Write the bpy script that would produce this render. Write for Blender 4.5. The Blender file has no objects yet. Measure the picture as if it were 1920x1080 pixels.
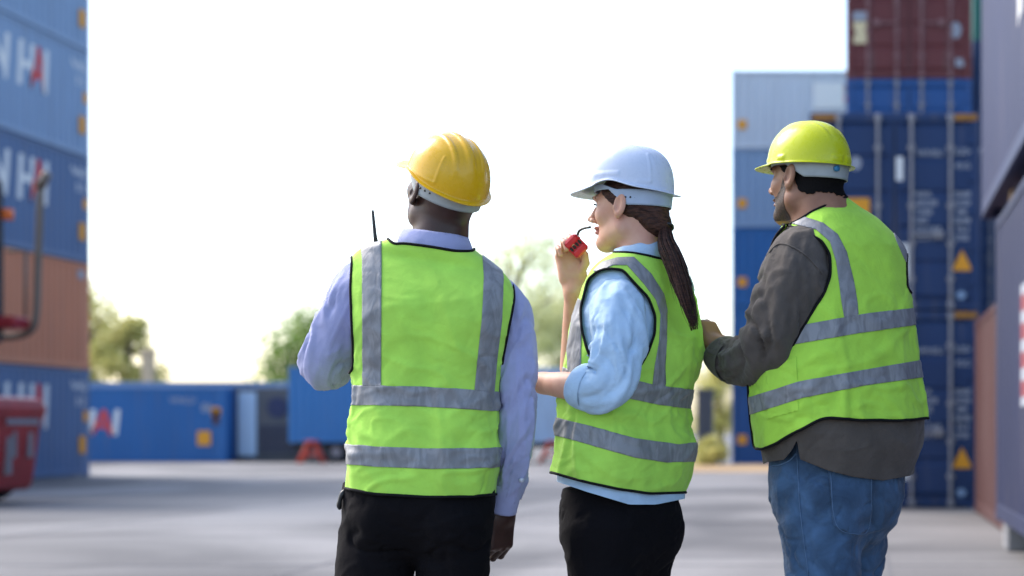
import bpy, bmesh, math, random
import numpy as np
R = math.radians
rng = np.random.default_rng(7)
random.seed(7)
sc = bpy.context.scene
C = sc.collection

# ------------------------------------------------------------------ camera, sky, sun, exposure
F = 3000.0          # focal length in photo pixels (1920 wide)
VX, VY = 1620.0, 806.0   # where the yard's long lines meet, in photo pixels
HC = 1.12           # camera height
cam_d = bpy.data.cameras.new('camera'); cam = bpy.data.objects.new('camera', cam_d); C.objects.link(cam)
cam.location = (0, 0, HC); cam.rotation_euler = (R(90), 0, 0)
cam_d.sensor_width = 36; cam_d.lens = 36*F/1920
cam_d.shift_x = -(VX-960)/1920; cam_d.shift_y = (VY-540)/1920
cam_d.clip_start = .05; cam_d.clip_end = 3000
cam_d.dof.use_dof = True; cam_d.dof.focus_distance = 3.83; cam_d.dof.aperture_fstop = 2.35
sc.camera = cam

SUN_EL, SUN_AZ = 45, -66     # azimuth measured from +Y (the view) towards +X
w = bpy.data.worlds.new('World'); sc.world = w; w.use_nodes = True
nt = w.node_tree; nt.nodes.clear()
out = nt.nodes.new('ShaderNodeOutputWorld'); bg = nt.nodes.new('ShaderNodeBackground'); sky = nt.nodes.new('ShaderNodeTexSky')
sky.sky_type = 'NISHITA'; sky.sun_disc = False
sky.sun_elevation = R(SUN_EL); sky.sun_rotation = R(SUN_AZ)
sky.air_density = 1.0; sky.dust_density = 2.2; sky.ozone_density = 1.0
bg.inputs[1].default_value = .15
nt.links.new(sky.outputs[0], bg.inputs[0]); nt.links.new(bg.outputs[0], out.inputs[0])
sl = bpy.data.lights.new('sun', 'SUN'); so = bpy.data.objects.new('sun', sl); C.objects.link(so)
sl.energy = 1.5; sl.angle = R(34); sl.color = (1, .95, .88)
so.rotation_euler = (R(90-SUN_EL), 0, R(180-SUN_AZ)); so.location = (0, 0, 30)
sc.view_settings.view_transform = 'Standard'; sc.view_settings.look = 'None'
sc.view_settings.gamma = 1; sc.view_settings.exposure = 1.46
sc.cycles.use_denoising = True
sc.cycles.max_bounces = 8; sc.cycles.transparent_max_bounces = 12

# ------------------------------------------------------------------ materials
MAT = {}
def lin(c):
    return tuple(((v/255)/12.92 if v/255 <= .04045 else (((v/255)+.055)/1.055)**2.4) for v in c)
def node(nt, t, **k):
    n = nt.nodes.new(t)
    for a, v in k.items(): setattr(n, a, v)
    return n
def base_mat(name, col, rough=.6, spec=.5, metal=0, coat=0, sub=0, sheen=0):
    m = bpy.data.materials.new(name); m.use_nodes = True
    b = m.node_tree.nodes['Principled BSDF']
    b.inputs['Base Color'].default_value = (*col, 1); b.inputs['Roughness'].default_value = rough
    b.inputs['Specular IOR Level'].default_value = spec; b.inputs['Metallic'].default_value = metal
    b.inputs['Coat Weight'].default_value = coat; b.inputs['Coat Roughness'].default_value = .08
    if sub:
        b.inputs['Subsurface Weight'].default_value = sub; b.inputs['Subsurface Radius'].default_value = (.012, .005, .003)
    if sheen:
        b.inputs['Sheen Weight'].default_value = sheen; b.inputs['Sheen Roughness'].default_value = .5
    MAT[name] = m
    return m, m.node_tree, b
def vary(m, nt, b, col, col2, scale=(6, 6, 6), detail=5, lo=.35, hi=.65, bump=0, bscale=None, dist=.002, rough=None, distort=0):
    tc = node(nt, 'ShaderNodeTexCoord'); mp = node(nt, 'ShaderNodeMapping'); mp.inputs['Scale'].default_value = scale
    nt.links.new(tc.outputs['Object'], mp.inputs[0])
    n = node(nt, 'ShaderNodeTexNoise'); n.inputs['Scale'].default_value = 1; n.inputs['Detail'].default_value = detail; n.inputs['Distortion'].default_value = distort
    nt.links.new(mp.outputs[0], n.inputs['Vector'])
    cr = node(nt, 'ShaderNodeValToRGB'); cr.color_ramp.elements[0].position = lo; cr.color_ramp.elements[1].position = hi
    cr.color_ramp.elements[0].color = (*col2, 1); cr.color_ramp.elements[1].color = (*col, 1)
    nt.links.new(n.outputs['Fac'], cr.inputs[0]); nt.links.new(cr.outputs[0], b.inputs['Base Color'])
    if bump:
        n2 = node(nt, 'ShaderNodeTexNoise'); n2.inputs['Scale'].default_value = 1; n2.inputs['Detail'].default_value = 4
        mp2 = node(nt, 'ShaderNodeMapping'); mp2.inputs['Scale'].default_value = bscale or scale
        nt.links.new(tc.outputs['Object'], mp2.inputs[0]); nt.links.new(mp2.outputs[0], n2.inputs['Vector'])
        bp = node(nt, 'ShaderNodeBump'); bp.inputs['Strength'].default_value = bump; bp.inputs['Distance'].default_value = dist
        nt.links.new(n2.outputs['Fac'], bp.inputs['Height']); nt.links.new(bp.outputs[0], b.inputs['Normal'])
    if rough:
        mr = node(nt, 'ShaderNodeMapRange'); mr.inputs['To Min'].default_value = rough[0]; mr.inputs['To Max'].default_value = rough[1]
        nt.links.new(n.outputs['Fac'], mr.inputs[0]); nt.links.new(mr.outputs[0], b.inputs['Roughness'])
    return cr
def cloth(name, col, dark=.82, rough=.85, weave=900, bump=.35, sheen=.15, fold=.5, spec=.25):
    """woven fabric: faint mottling, a fine weave and soft creases"""
    m, nt, b = base_mat(name, col, rough, spec, sheen=sheen)
    tc = node(nt, 'ShaderNodeTexCoord')
    def noise(scale, det=4, dis=0):
        n = node(nt, 'ShaderNodeTexNoise'); n.inputs['Scale'].default_value = scale; n.inputs['Detail'].default_value = det; n.inputs['Distortion'].default_value = dis
        nt.links.new(tc.outputs['Object'], n.inputs['Vector']); return n
    n1 = noise(14, 5, .6); n2 = noise(weave, 1); n3 = noise(38, 3, 1.2)
    cr = node(nt, 'ShaderNodeValToRGB'); cr.color_ramp.elements[0].position = .3; cr.color_ramp.elements[1].position = .7
    cr.color_ramp.elements[0].color = (*[c*dark for c in col], 1); cr.color_ramp.elements[1].color = (*[min(1, c*1.05) for c in col], 1)
    nt.links.new(n1.outputs['Fac'], cr.inputs[0])
    mx = node(nt, 'ShaderNodeMix', data_type='RGBA', blend_type='MULTIPLY'); mx.inputs[0].default_value = .25
    nt.links.new(cr.outputs[0], mx.inputs[6]); nt.links.new(n2.outputs['Fac'], mx.inputs[7])
    g = node(nt, 'ShaderNodeMix', data_type='RGBA'); g.inputs[0].default_value = .5
    nt.links.new(cr.outputs[0], g.inputs[6]); nt.links.new(mx.outputs[2], g.inputs[7]); nt.links.new(g.outputs[2], b.inputs['Base Color'])
    b1 = node(nt, 'ShaderNodeBump'); b1.inputs['Strength'].default_value = fold; b1.inputs['Distance'].default_value = .004
    nt.links.new(n3.outputs['Fac'], b1.inputs['Height'])
    b2 = node(nt, 'ShaderNodeBump'); b2.inputs['Strength'].default_value = bump; b2.inputs['Distance'].default_value = .0006
    nt.links.new(n2.outputs['Fac'], b2.inputs['Height']); nt.links.new(b1.outputs[0], b2.inputs['Normal']); nt.links.new(b2.outputs[0], b.inputs['Normal'])
    return m
def paint(name, col, fade=.8, rust=0.0, rough=.55):
    """weathered container paint: faded patches, streaks running down, some rust"""
    m, nt, b = base_mat(name, col, rough, .4)
    cr = vary(m, nt, b, col, tuple(c*fade for c in col), (.7, .7, .35), 6, .3, .7, bump=.15, bscale=(30, 30, 30), dist=.003)
    tc = nt.nodes['Texture Coordinate']
    mp = node(nt, 'ShaderNodeMapping'); mp.inputs['Scale'].default_value = (5, 5, .35); nt.links.new(tc.outputs['Object'], mp.inputs[0])
    n = node(nt, 'ShaderNodeTexNoise'); n.inputs['Scale'].default_value = 1.3; n.inputs['Detail'].default_value = 7; nt.links.new(mp.outputs[0], n.inputs['Vector'])
    r = node(nt, 'ShaderNodeValToRGB'); r.color_ramp.elements[0].position = .56; r.color_ramp.elements[1].position = .78
    r.color_ramp.elements[0].color = (0, 0, 0, 1); r.color_ramp.elements[1].color = (.35+rust, .35+rust, .35+rust, 1)
    nt.links.new(n.outputs['Fac'], r.inputs[0])
    mx = node(nt, 'ShaderNodeMix', data_type='RGBA'); nt.links.new(r.outputs[0], mx.inputs[0])
    nt.links.new(cr.outputs[0], mx.inputs[6]); mx.inputs[7].default_value = (.16, .13, .12, 1) if rust < .2 else (.17, .08, .045, 1)
    nt.links.new(mx.outputs[2], b.inputs['Base Color'])
    return m
def plain(name, col, rough=.6, spec=.5, metal=0, coat=0, var=.85, sc_=20, bump=0, sub=0):
    m, nt, b = base_mat(name, col, rough, spec, metal, coat, sub)
    vary(m, nt, b, col, tuple(c*var for c in col), (sc_,)*3, 4, .3, .7, bump=bump, bscale=(sc_*3,)*3, dist=.001)
    return m

# ------------------------------------------------------------------ mesh helpers
def tag(o, label=None, cat=None, group=None, kind=None):
    if label: o['label'] = label
    if cat: o['category'] = cat
    if group: o['group'] = group
    if kind: o['kind'] = kind
    return o
ORG = {}
def empty(name, loc, rz=0):
    o = bpy.data.objects.new(name, None); C.objects.link(o); o.location = loc; o.rotation_euler = (0, 0, rz)
    o.empty_display_size = .1
    ORG[o.name] = np.array(loc, float)
    return o
def mesh_of(name, V, Fs, mat, smooth=True):
    me = bpy.data.meshes.new(name)
    V = np.asarray(V, float)
    fl = []
    for f in (Fs if isinstance(Fs, (list, tuple)) and len(Fs) and isinstance(Fs[0], np.ndarray) else [Fs]):
        fl += f.tolist() if isinstance(f, np.ndarray) else [list(q) for q in f]
    me.from_pydata(V.tolist(), [], fl)
    me.materials.append(MAT[mat] if isinstance(mat, str) else mat)
    if smooth: me.polygons.foreach_set('use_smooth', [True]*len(me.polygons))
    me.update()
    return me
def mk(name, V, Fs, mat, parent=None, smooth=True, org=None):
    """mesh object from world-space vertices"""
    o0 = org if org is not None else (ORG[parent.name] if parent is not None else np.zeros(3))
    me = mesh_of(name, np.asarray(V, float)-o0, Fs, mat, smooth)
    o = bpy.data.objects.new(name, me); C.objects.link(o); o.parent = parent
    if parent is None: o.location = tuple(o0)
    ORG[o.name] = o0
    return o
class MB:
    """collects boxes, prisms and tubes"""
    def __init__(s): s.v = []; s.f = []; s.n = 0
    def add(s, V, Fs):
        s.v.append(np.asarray(V, float)); s.f += [[i+s.n for i in q] for q in (Fs.tolist() if isinstance(Fs, np.ndarray) else Fs)]; s.n += len(V); return s
    def box(s, x0, x1, y0, y1, z0, z1):
        V = [(x, y, z) for z in (z0, z1) for y in (y0, y1) for x in (x0, x1)]
        return s.add(V, [[0, 2, 3, 1], [4, 5, 7, 6], [0, 1, 5, 4], [2, 6, 7, 3], [0, 4, 6, 2], [1, 3, 7, 5]])
    def bbox(s, x0, x1, y0, y1, z0, z1, b=.01):
        """box with chamfered vertical and horizontal edges"""
        V = []; 
        for (zz, i) in ((z0, b), (z0+b, 0), (z1-b, 0), (z1, b)):
            X0, X1, Y0, Y1 = x0+i, x1-i, y0+i, y1-i
            V += [(X0+b, Y0, zz), (X1-b, Y0, zz), (X1, Y0+b, zz), (X1, Y1-b, zz), (X1-b, Y1, zz), (X0+b, Y1, zz), (X0, Y1-b, zz), (X0, Y0+b, zz)]
        Fs = [list(range(7, -1, -1)), list(range(24, 32))]
        for k in range(3):
            for j in range(8): Fs.append([k*8+j, k*8+(j+1) % 8, (k+1)*8+(j+1) % 8, (k+1)*8+j])
        return s.add(V, Fs)
    def tube(s, P, r, n=8): 
        V, Fs = tube(P, r, n); return s.add(V, Fs)
    def cyl(s, a, b, r, n=20, r2=None):
        V, Fs = tube([a, b], [r, r if r2 is None else r2], n); return s.add(V, Fs)
    def prism(s, poly, y0, y1, axis='y'):
        n = len(poly); V = []
        for yy in (y0, y1):
            for (a, b) in poly: V.append({'y': (a, yy, b), 'x': (yy, a, b), 'z': (a, b, yy)}[axis])
        Fs = [list(range(n)), list(range(2*n-1, n-1, -1))]+[[i+n, (i+1) % n+n, (i+1) % n, i] for i in range(n)]
        return s.add(V, Fs)
    def build(s, name, mat, parent=None, smooth=False, org=None, local=True):
        V = np.concatenate(s.v)
        o = bpy.data.objects.new(name, mesh_of(name, V, s.f, mat, smooth)); C.objects.link(o); o.parent = parent
        return o
    def mesh(s, name, mat, smooth=False): return mesh_of(name, np.concatenate(s.v), s.f, mat, smooth)
def frames(P):
    P = np.asarray(P, float); T = np.gradient(P, axis=0); T /= np.linalg.norm(T, axis=1)[:, None]+1e-12
    a = np.array([0, 0, 1.]) if abs(T[0][2]) < .9 else np.array([1., 0, 0])
    N = np.zeros_like(P); n = a-T[0]*a.dot(T[0]); N[0] = n/np.linalg.norm(n)
    for i in range(1, len(P)):
        n = N[i-1]-T[i]*N[i-1].dot(T[i]); N[i] = n/(np.linalg.norm(n)+1e-12)
    return T, N, np.cross(T, N)
def grid_faces(nv, nu, closed=True):
    i = np.arange(nv-1)[:, None]; j = np.arange(nu if closed else nu-1)[None]
    a = i*nu+j; b = i*nu+(j+1) % nu
    return np.stack([a, b, b+nu, a+nu], -1).reshape(-1, 4)
def tube(P, r, n=8, cap=True):
    P = np.asarray(P, float); r = np.broadcast_to(np.asarray(r, float), (len(P),))
    T, N, B = frames(P); t = np.arange(n)*2*np.pi/n
    V = (P[:, None]+r[:, None, None]*(np.cos(t)[None, :, None]*N[:, None]+np.sin(t)[None, :, None]*B[:, None])).reshape(-1, 3)
    Fs = grid_faces(len(P), n).tolist()
    if cap: Fs += [list(range(n-1, -1, -1)), list(range(len(V)-n, len(V)))]
    return V, Fs
def cr(P, m):
    """Catmull-Rom resampling of a table of rows to m rows, by row index"""
    P = np.asarray(P, float); n = len(P); t = np.linspace(0, n-1, m); i = np.clip(t.astype(int), 0, n-2); u = (t-i)[:, None]
    E = np.vstack([2*P[0]-P[1], P, 2*P[-1]-P[-2]]); a, b, c, d = E[i], E[i+1], E[i+2], E[i+3]
    return .5*((2*b)+(c-a)*u+(2*a-5*b+4*c-d)*u**2+(-a+3*b-3*c+d)*u**3)
def hermite(x, xs, ys):
    """smooth interpolation of ys(xs), xs increasing"""
    xs = np.asarray(xs, float); ys = np.asarray(ys, float); m = np.gradient(ys, xs, axis=0)
    x = np.clip(x, xs[0], xs[-1]); i = np.clip(np.searchsorted(xs, x)-1, 0, len(xs)-2); h = xs[i+1]-xs[i]; t = (x-xs[i])/h
    if ys.ndim > 1: t = t[:, None]; h = h[:, None]
    return (2*t**3-3*t**2+1)*ys[i]+(t**3-2*t**2+t)*h*m[i]+(-2*t**3+3*t**2)*ys[i+1]+(t**3-t**2)*h*m[i+1]
def hash3(i, j, k, s):
    n = (i*73856093) ^ (j*19349663) ^ (k*83492791) ^ (s*2654435761 % 2**31)
    n = n.astype(np.int64); n = (n ^ (n >> 13))*1274126177 & 0x7fffffff; n = (n ^ (n >> 16))*40503 & 0x7fffffff
    return (n & 0xffff)/65535.0
def vnoise(p, s=0):
    """value noise in [-1, 1]"""
    f = np.floor(p).astype(np.int64); u = p-f; u = u*u*u*(u*(u*6-15)+10); r = 0
    for a in (0, 1):
        for b in (0, 1):
            for c in (0, 1):
                wgt = (u[:, 0] if a else 1-u[:, 0])*(u[:, 1] if b else 1-u[:, 1])*(u[:, 2] if c else 1-u[:, 2])
                r = r+wgt*hash3(f[:, 0]+a, f[:, 1]+b, f[:, 2]+c, s)
    return r*2-1
def ridged(p, s=0, warp=.5):
    q = p+warp*np.stack([vnoise(p*.7+11.3, s+5), vnoise(p*.7+3.1, s+6), vnoise(p*.7+7.7, s+7)], 1)
    return (1-np.abs(vnoise(q, s))*1.6).clip(-.4, 1)
def normals(V, T):
    N = np.zeros_like(V); T = np.asarray(T)
    fn = np.cross(V[T[:, 1]]-V[T[:, 0]], V[T[:, 2]]-V[T[:, 0]])
    for k in range(T.shape[1]): np.add.at(N, T[:, k], fn)
    return N/(np.linalg.norm(N, axis=1)[:, None]+1e-15)
def tri(Q):
    Q = np.asarray(Q)
    return Q if Q.shape[1] == 3 else np.concatenate([Q[:, [0, 1, 2]], Q[:, [0, 2, 3]]])
def clip(A, T, f):
    """keep the part of a triangle mesh where f > 0, cutting triangles along f = 0; A carries any per-vertex columns"""
    f = np.where(np.abs(f) < 1e-9, 1e-9, f); pos = f > 0; cnt = pos[T].sum(1)
    keep = T[cnt == 3].tolist(); ext = []; idx = {}; n = len(A)
    def cutp(a, b):
        k = (a, b) if a < b else (b, a)
        if k not in idx:
            t = f[k[0]]/(f[k[0]]-f[k[1]]); ext.append(A[k[0]]*(1-t)+A[k[1]]*t); idx[k] = n+len(ext)-1
        return idx[k]
    for t3 in T[(cnt == 1) | (cnt == 2)].tolist():
        s = [pos[i] for i in t3]
        if sum(s) == 1:
            k = s.index(True); a, b, c = t3[k], t3[(k+1) % 3], t3[(k+2) % 3]; keep.append([a, cutp(a, b), cutp(a, c)])
        else:
            k = s.index(False); a, b, c = t3[k], t3[(k+1) % 3], t3[(k+2) % 3]; p, q = cutp(a, b), cutp(a, c); keep += [[p, b, c], [p, c, q]]
    if not keep: return A[:0], np.zeros((0, 3), int)
    A2 = np.vstack([A, np.array(ext)]) if ext else A
    T2 = np.array(keep); u, inv = np.unique(T2, return_inverse=True)
    return A2[u], inv.reshape(-1, 3)
def bedges(T):
    E = np.concatenate([T[:, [0, 1]], T[:, [1, 2]], T[:, [2, 0]]]); S = set(map(tuple, E.tolist()))
    return [e for e in E.tolist() if (e[1], e[0]) not in S]
def shell(P, N, T, t1, t0):
    """closed sheet between offsets t0 and t1 along the normals"""
    n = len(P); V = np.vstack([P+N*t1, P+N*t0]); Fs = T.tolist()+(T[:, ::-1]+n).tolist()
    for a, b in bedges(T): Fs.append([b, a, a+n, b+n])
    return V, Fs
def loops(T):
    nx = {}
    for a, b in bedges(T): nx.setdefault(a, []).append(b)
    L = []
    while nx:
        a = next(iter(nx)); cur = [a]
        while a in nx:
            b = nx[a].pop(); 
            if not nx[a]: del nx[a]
            a = b
            if a == cur[0]: break
            cur.append(a)
        L.append(cur)
    return L
def piping(P, N, T, r, off=.001, minlen=.15, smooth=3, keep=None):
    R_ = []
    for L in loops(T):
        Q = P[L]+N[L]*off; ln = np.linalg.norm(np.roll(Q, -1, 0)-Q, axis=1)
        if ln.sum() < minlen: continue
        if keep is not None and not keep(Q.mean(0), Q): continue
        s = np.concatenate([[0], np.cumsum(ln)]); m = max(12, int(s[-1]/.006)); Qc = np.vstack([Q, Q[:1]])
        u = np.linspace(0, s[-1], m, endpoint=False); Q = np.stack([np.interp(u, s, Qc[:, k]) for k in range(3)], 1)
        for _ in range(smooth): Q = (np.roll(Q, 1, 0)+2*Q+np.roll(Q, -1, 0))/4
        Q = np.vstack([Q, Q[:2]]); R_.append(tube(Q, r, 8, False))
    return R_

# signed distance modelling ------------------------------------------------------
def d_cone(p, a, b, r1, r2):
    a = np.asarray(a, float); ba = np.asarray(b, float)-a; t = np.clip((p-a)@ba/ba.dot(ba), 0, 1)
    return np.linalg.norm(p-a-t[:, None]*ba, axis=1)-(r1+(r2-r1)*t)
def d_ell(p, c, r, Rm=None):
    q = p-np.asarray(c, float)
    if Rm is not None: q = q@Rm
    r = np.asarray(r, float); k0 = np.linalg.norm(q/r, axis=1); k1 = np.linalg.norm(q/r**2, axis=1)+1e-9
    return k0*(k0-1)/k1
def d_box(p, c, h, r):
    q = np.abs(p-np.asarray(c, float))-(np.asarray(h, float)-r)
    return np.linalg.norm(np.maximum(q, 0), axis=1)+np.minimum(q.max(1), 0)-r
def smin(a, b, k): h = np.clip(.5+.5*(b-a)/k, 0, 1); return b+(a-b)*h-k*h*(1-h)
def smax(a, b, k): return -smin(-a, -b, k)
def surf(f, lo, hi, h):
    """surface nets of f = 0 on a grid of step h, vertices pulled onto the surface"""
    lo = np.array(lo, float); n = np.ceil((np.array(hi)-lo)/h).astype(int)+1
    g = [lo[k]+np.arange(n[k])*h for k in range(3)]
    D = np.empty(n, np.float64)
    for i in range(0, n[0], 12):
        X, Y, Z = np.meshgrid(g[0][i:i+12], g[1], g[2], indexing='ij')
        D[i:i+12] = f(np.stack([X, Y, Z], -1).reshape(-1, 3)).reshape(X.shape)
    S = D < 0; c = [x-1 for x in n]
    corners = [(a, b, d) for a in (0, 1) for b in (0, 1) for d in (0, 1)]
    sl = lambda M, o: M[o[0]:o[0]+c[0], o[1]:o[1]+c[1], o[2]:o[2]+c[2]]
    cnt = sum(sl(S, o).astype(np.int8) for o in corners); act = (cnt > 0) & (cnt < 8); ids = np.argwhere(act)
    acc = np.zeros((len(ids), 3)); num = np.zeros(len(ids))
    for a in corners:
        for ax in range(3):
            if a[ax]: continue
            b = list(a); b[ax] = 1; da = D[tuple((ids+a).T)]; db = D[tuple((ids+b).T)]; x = (da < 0) != (db < 0)
            t = np.where(x, da/(da-db+1e-15), 0); P = np.array(a, float)[None]+np.zeros((len(ids), 3)); P[:, ax] += t
            acc += P*x[:, None]; num += x
    V = lo+(ids+acc/num[:, None])*h
    idx = -np.ones(c, int); idx[tuple(ids.T)] = np.arange(len(ids)); Q = []
    for ax in range(3):
        u, v = [(1, 2), (2, 0), (0, 1)][ax]
        s0 = [slice(None)]*3; s1 = [slice(None)]*3; s0[ax] = slice(0, -1); s1[ax] = slice(1, None)
        ch = S[tuple(s0)] != S[tuple(s1)]; E = np.argwhere(ch); E = E[(E[:, u] > 0) & (E[:, v] > 0) & (E[:, u] < c[u]) & (E[:, v] < c[v])]
        du = np.zeros(3, int); du[u] = 1; dv = np.zeros(3, int); dv[v] = 1
        q = np.stack([idx[tuple((E-du-dv).T)], idx[tuple((E-dv).T)], idx[tuple(E.T)], idx[tuple((E-du).T)]], 1)
        neg = S[tuple(E.T)]; q[~neg] = q[~neg][:, ::-1]; Q.append(q)
    Q = np.concatenate(Q)
    Q = Q[(Q >= 0).all(1)]
    for _ in range(2):
        e = h*.5; G = np.stack([f(V+e*np.eye(3)[k])-f(V-e*np.eye(3)[k]) for k in range(3)], 1)/(2*e)
        V = V-np.clip((f(V)/((G**2).sum(1)+1e-9))[:, None]*G, -h, h)*.8
    return V, Q

# photo pixel <-> place: a pixel gives a direction, D its distance along the yard
def pw(px, py, D): return np.array([(px-VX)*D/F, D, HC+(VY-py)*D/F])
def proj(V): return VX+V[:, 0]/V[:, 1]*F, VY-(V[:, 2]-HC)/V[:, 1]*F
def pl(x, pts):
    """piecewise linear through (x, y) points"""
    p = np.asarray(pts, float); return np.interp(x, p[:, 0], p[:, 1])
def sdpoly(px, py, poly):
    """signed distance in pixels to a closed polygon, positive inside"""
    P = np.asarray(poly, float); d = np.full(px.shape, 1e9); ins = np.zeros(px.shape, bool)
    for i in range(len(P)):
        a, b = P[i], P[(i+1) % len(P)]; e = b-a; wx, wy = px-a[0], py-a[1]
        t = np.clip((wx*e[0]+wy*e[1])/(e@e), 0, 1); d = np.minimum(d, np.hypot(wx-t*e[0], wy-t*e[1]))
        c = ((a[1] > py) != (b[1] > py)) & (px < (b[0]-a[0])*(py-a[1])/((b[1]-a[1]) if b[1] != a[1] else 1e-9)+a[0]); ins ^= c
    return np.where(ins, d, -d)

# ================================================================== setting
def concrete():
    m, nt, b = base_mat('concrete', (.42, .42, .43), .8, .35)
    tc = node(nt, 'ShaderNodeTexCoord')
    def noise(sc3, det, dis=0):
        mp = node(nt, 'ShaderNodeMapping'); mp.inputs['Scale'].default_value = sc3; nt.links.new(tc.outputs['Object'], mp.inputs[0])
        n = node(nt, 'ShaderNodeTexNoise'); n.inputs['Scale'].default_value = 1; n.inputs['Detail'].default_value = det; n.inputs['Distortion'].default_value = dis
        nt.links.new(mp.outputs[0], n.inputs['Vector']); return n
    n1 = noise((.22, .16, 1), 7, .8); n2 = noise((18, 18, 18), 6)
    r = node(nt, 'ShaderNodeValToRGB'); e = r.color_ramp.elements
    e[0].position = .40; e[0].color = (.105, .102, .104, 1); e[1].position = .60; e[1].color = (.24, .232, .230, 1)
    nt.links.new(n1.outputs['Fac'], r.inputs[0])
    # tyre marks and stains: long dark streaks across the yard
    n3 = noise((.18, 1.1, 1), 4, .3)
    r3 = node(nt, 'ShaderNodeValToRGB'); r3.color_ramp.elements[0].position = .55; r3.color_ramp.elements[1].position = .75
    r3.color_ramp.elements[0].color = (1, 1, 1, 1); r3.color_ramp.elements[1].color = (.60, .60, .62, 1)
    nt.links.new(n3.outputs['Fac'], r3.inputs[0])
    m1 = node(nt, 'ShaderNodeMix', data_type='RGBA', blend_type='MULTIPLY'); m1.inputs[0].default_value = 1
    nt.links.new(r.outputs[0], m1.inputs[6]); nt.links.new(r3.outputs[0], m1.inputs[7])
    r2 = node(nt, 'ShaderNodeValToRGB'); r2.color_ramp.elements[0].position = .3; r2.color_ramp.elements[0].color = (.8, .8, .8, 1); r2.color_ramp.elements[1].position = .6
    nt.links.new(n2.outputs['Fac'], r2.inputs[0])
    m2 = node(nt, 'ShaderNodeMix', data_type='RGBA', blend_type='MULTIPLY'); m2.inputs[0].default_value = .7
    nt.links.new(m1.outputs[2], m2.inputs[6]); nt.links.new(r2.outputs[0], m2.inputs[7]); nt.links.new(m2.outputs[2], b.inputs['Base Color'])
    bp = node(nt, 'ShaderNodeBump'); bp.inputs['Strength'].default_value = .3; bp.inputs['Distance'].default_value = .004
    nt.links.new(n2.outputs['Fac'], bp.inputs['Height']); nt.links.new(bp.outputs[0], b.inputs['Normal'])
concrete()
plain('dirt', (.42, .30, .18), .95, .1, sc_=2)
plain('joint', (.17, .17, .18), .9, .2)
MB().box(-700, 700, -300, 1100, -.5, 0).build('ground', 'concrete')['kind'] = 'structure'
g = MB().box(-7.2, -2.0, 42.5, 50.5, .001, .005).build('dirt_strip', 'dirt'); g['kind'] = 'structure'
# slab joints: thin tarred strips let into the concrete
j = MB()
for y in (7.2, 13.2, 19.2): j.box(-40, 3.5, y-.012, y+.012, .0005, .004)
for x in (-13.5, -9.0, -4.5, 0.2): j.box(x-.012, x+.012, -4, 40, .0006, .0044)
j = j.build('slab_joints', 'joint'); j['kind'] = 'structure'

# ------------------------------------------------------------------ container paint
paint('navy', (.013, .040, .125), .75)
paint('slate_blue', (.024, .034, .098), .8)
paint('deep_slate', (.008, .014, .060), .8)
paint('yard_blue', (.095, .185, .44), .82)
paint('veil_pale_blue', (.24, .345, .50), .9)  # blue paled: the bright sky veil over the upper boxes is in this colour
paint('mid_blue', (.105, .175, .315), .87)
paint('royal_blue', (.016, .085, .27), .8)
paint('line_blue', (.020, .13, .36), .85)
paint('bright_blue', (.04, .19, .46), .85)
paint('pale_blue', (.42, .56, .72), .9)
paint('grey_white', (.60, .64, .70), .9)
paint('salmon', (.60, .225, .115), .9)
paint('oxide_red', (.15, .030, .030), .7, .15)
paint('rust_brown', (.085, .032, .029), .75, .1)
paint('sea_green', (.02, .15, .12), .8)
paint('dark_grey', (.09, .095, .11), .8)
plain('rod_steel', (.27, .26, .28), .5, .5, .3)
plain('rod_red', (.26, .13, .13), .6, .4)
plain('gasket', (.012, .012, .014), .8)
plain('white_vinyl', (.78, .78, .76), .6, .4, var=.93)
plain('dull_white', (.33, .35, .40), .6, .4, var=.9)
plain('red_vinyl', (.68, .075, .07), .6, .4, var=.9)
plain('placard_red', (.22, .02, .03), .6, .4, var=.9)
plain('orange_vinyl', (.80, .34, .02), .6, .4, var=.92)
plain('cream_vinyl', (.75, .62, .36), .6, .4, var=.92)
plain('orange_paint', (.42, .19, .04), .7, .3, var=.6)
plain('timber', (.30, .20, .11), .85, .2, var=.6)
plain('block_grey', (.25, .25, .26), .9, .2)
W = 2.438
PITCH, O, SL, IN = .278, .072, .068, .070
def corr_pts(y0, y1, d):
    P = [(y0, 0.)]; y = y0+.05
    while y+PITCH < y1-.03:
        P += [(y, 0), (y+SL, -d), (y+SL+IN, -d), (y+2*SL+IN, 0)]; y += PITCH
    P.append((y1, 0)); return P
def corr_depth(y, pts): p = np.array(pts); return np.interp(y, p[:, 0], p[:, 1])
cache = {}
def cached(key, fn):
    if key not in cache: cache[key] = fn()
    return cache[key]
def child(name, me, parent, loc=(0, 0, 0), rz=0, scale=None):
    o = bpy.data.objects.new(name, me); C.objects.link(o); o.parent = parent; o.location = loc; o.rotation_euler = (0, 0, rz)
    if scale: o.scale = scale
    return o
_tx = {}
def text_tris(s, size, bold=.0, shear=0):
    k = (s, size, bold, shear)
    if k in _tx: return _tx[k]
    cu = bpy.data.curves.new('t', 'FONT'); cu.body = s; cu.size = size; cu.offset = bold; cu.shear = shear; cu.fill_mode = 'FRONT'; cu.resolution_u = 4
    o = bpy.data.objects.new('t', cu); C.objects.link(o); bpy.context.view_layer.update()
    me = bpy.data.meshes.new_from_object(o.evaluated_get(bpy.context.evaluated_depsgraph_get()))
    V = np.array([v.co[:] for v in me.vertices]); Fs = [list(p.vertices) for p in me.polygons]
    bpy.data.objects.remove(o); bpy.data.curves.remove(cu); bpy.data.meshes.remove(me)
    _tx[k] = (V, Fs); return V, Fs
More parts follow.
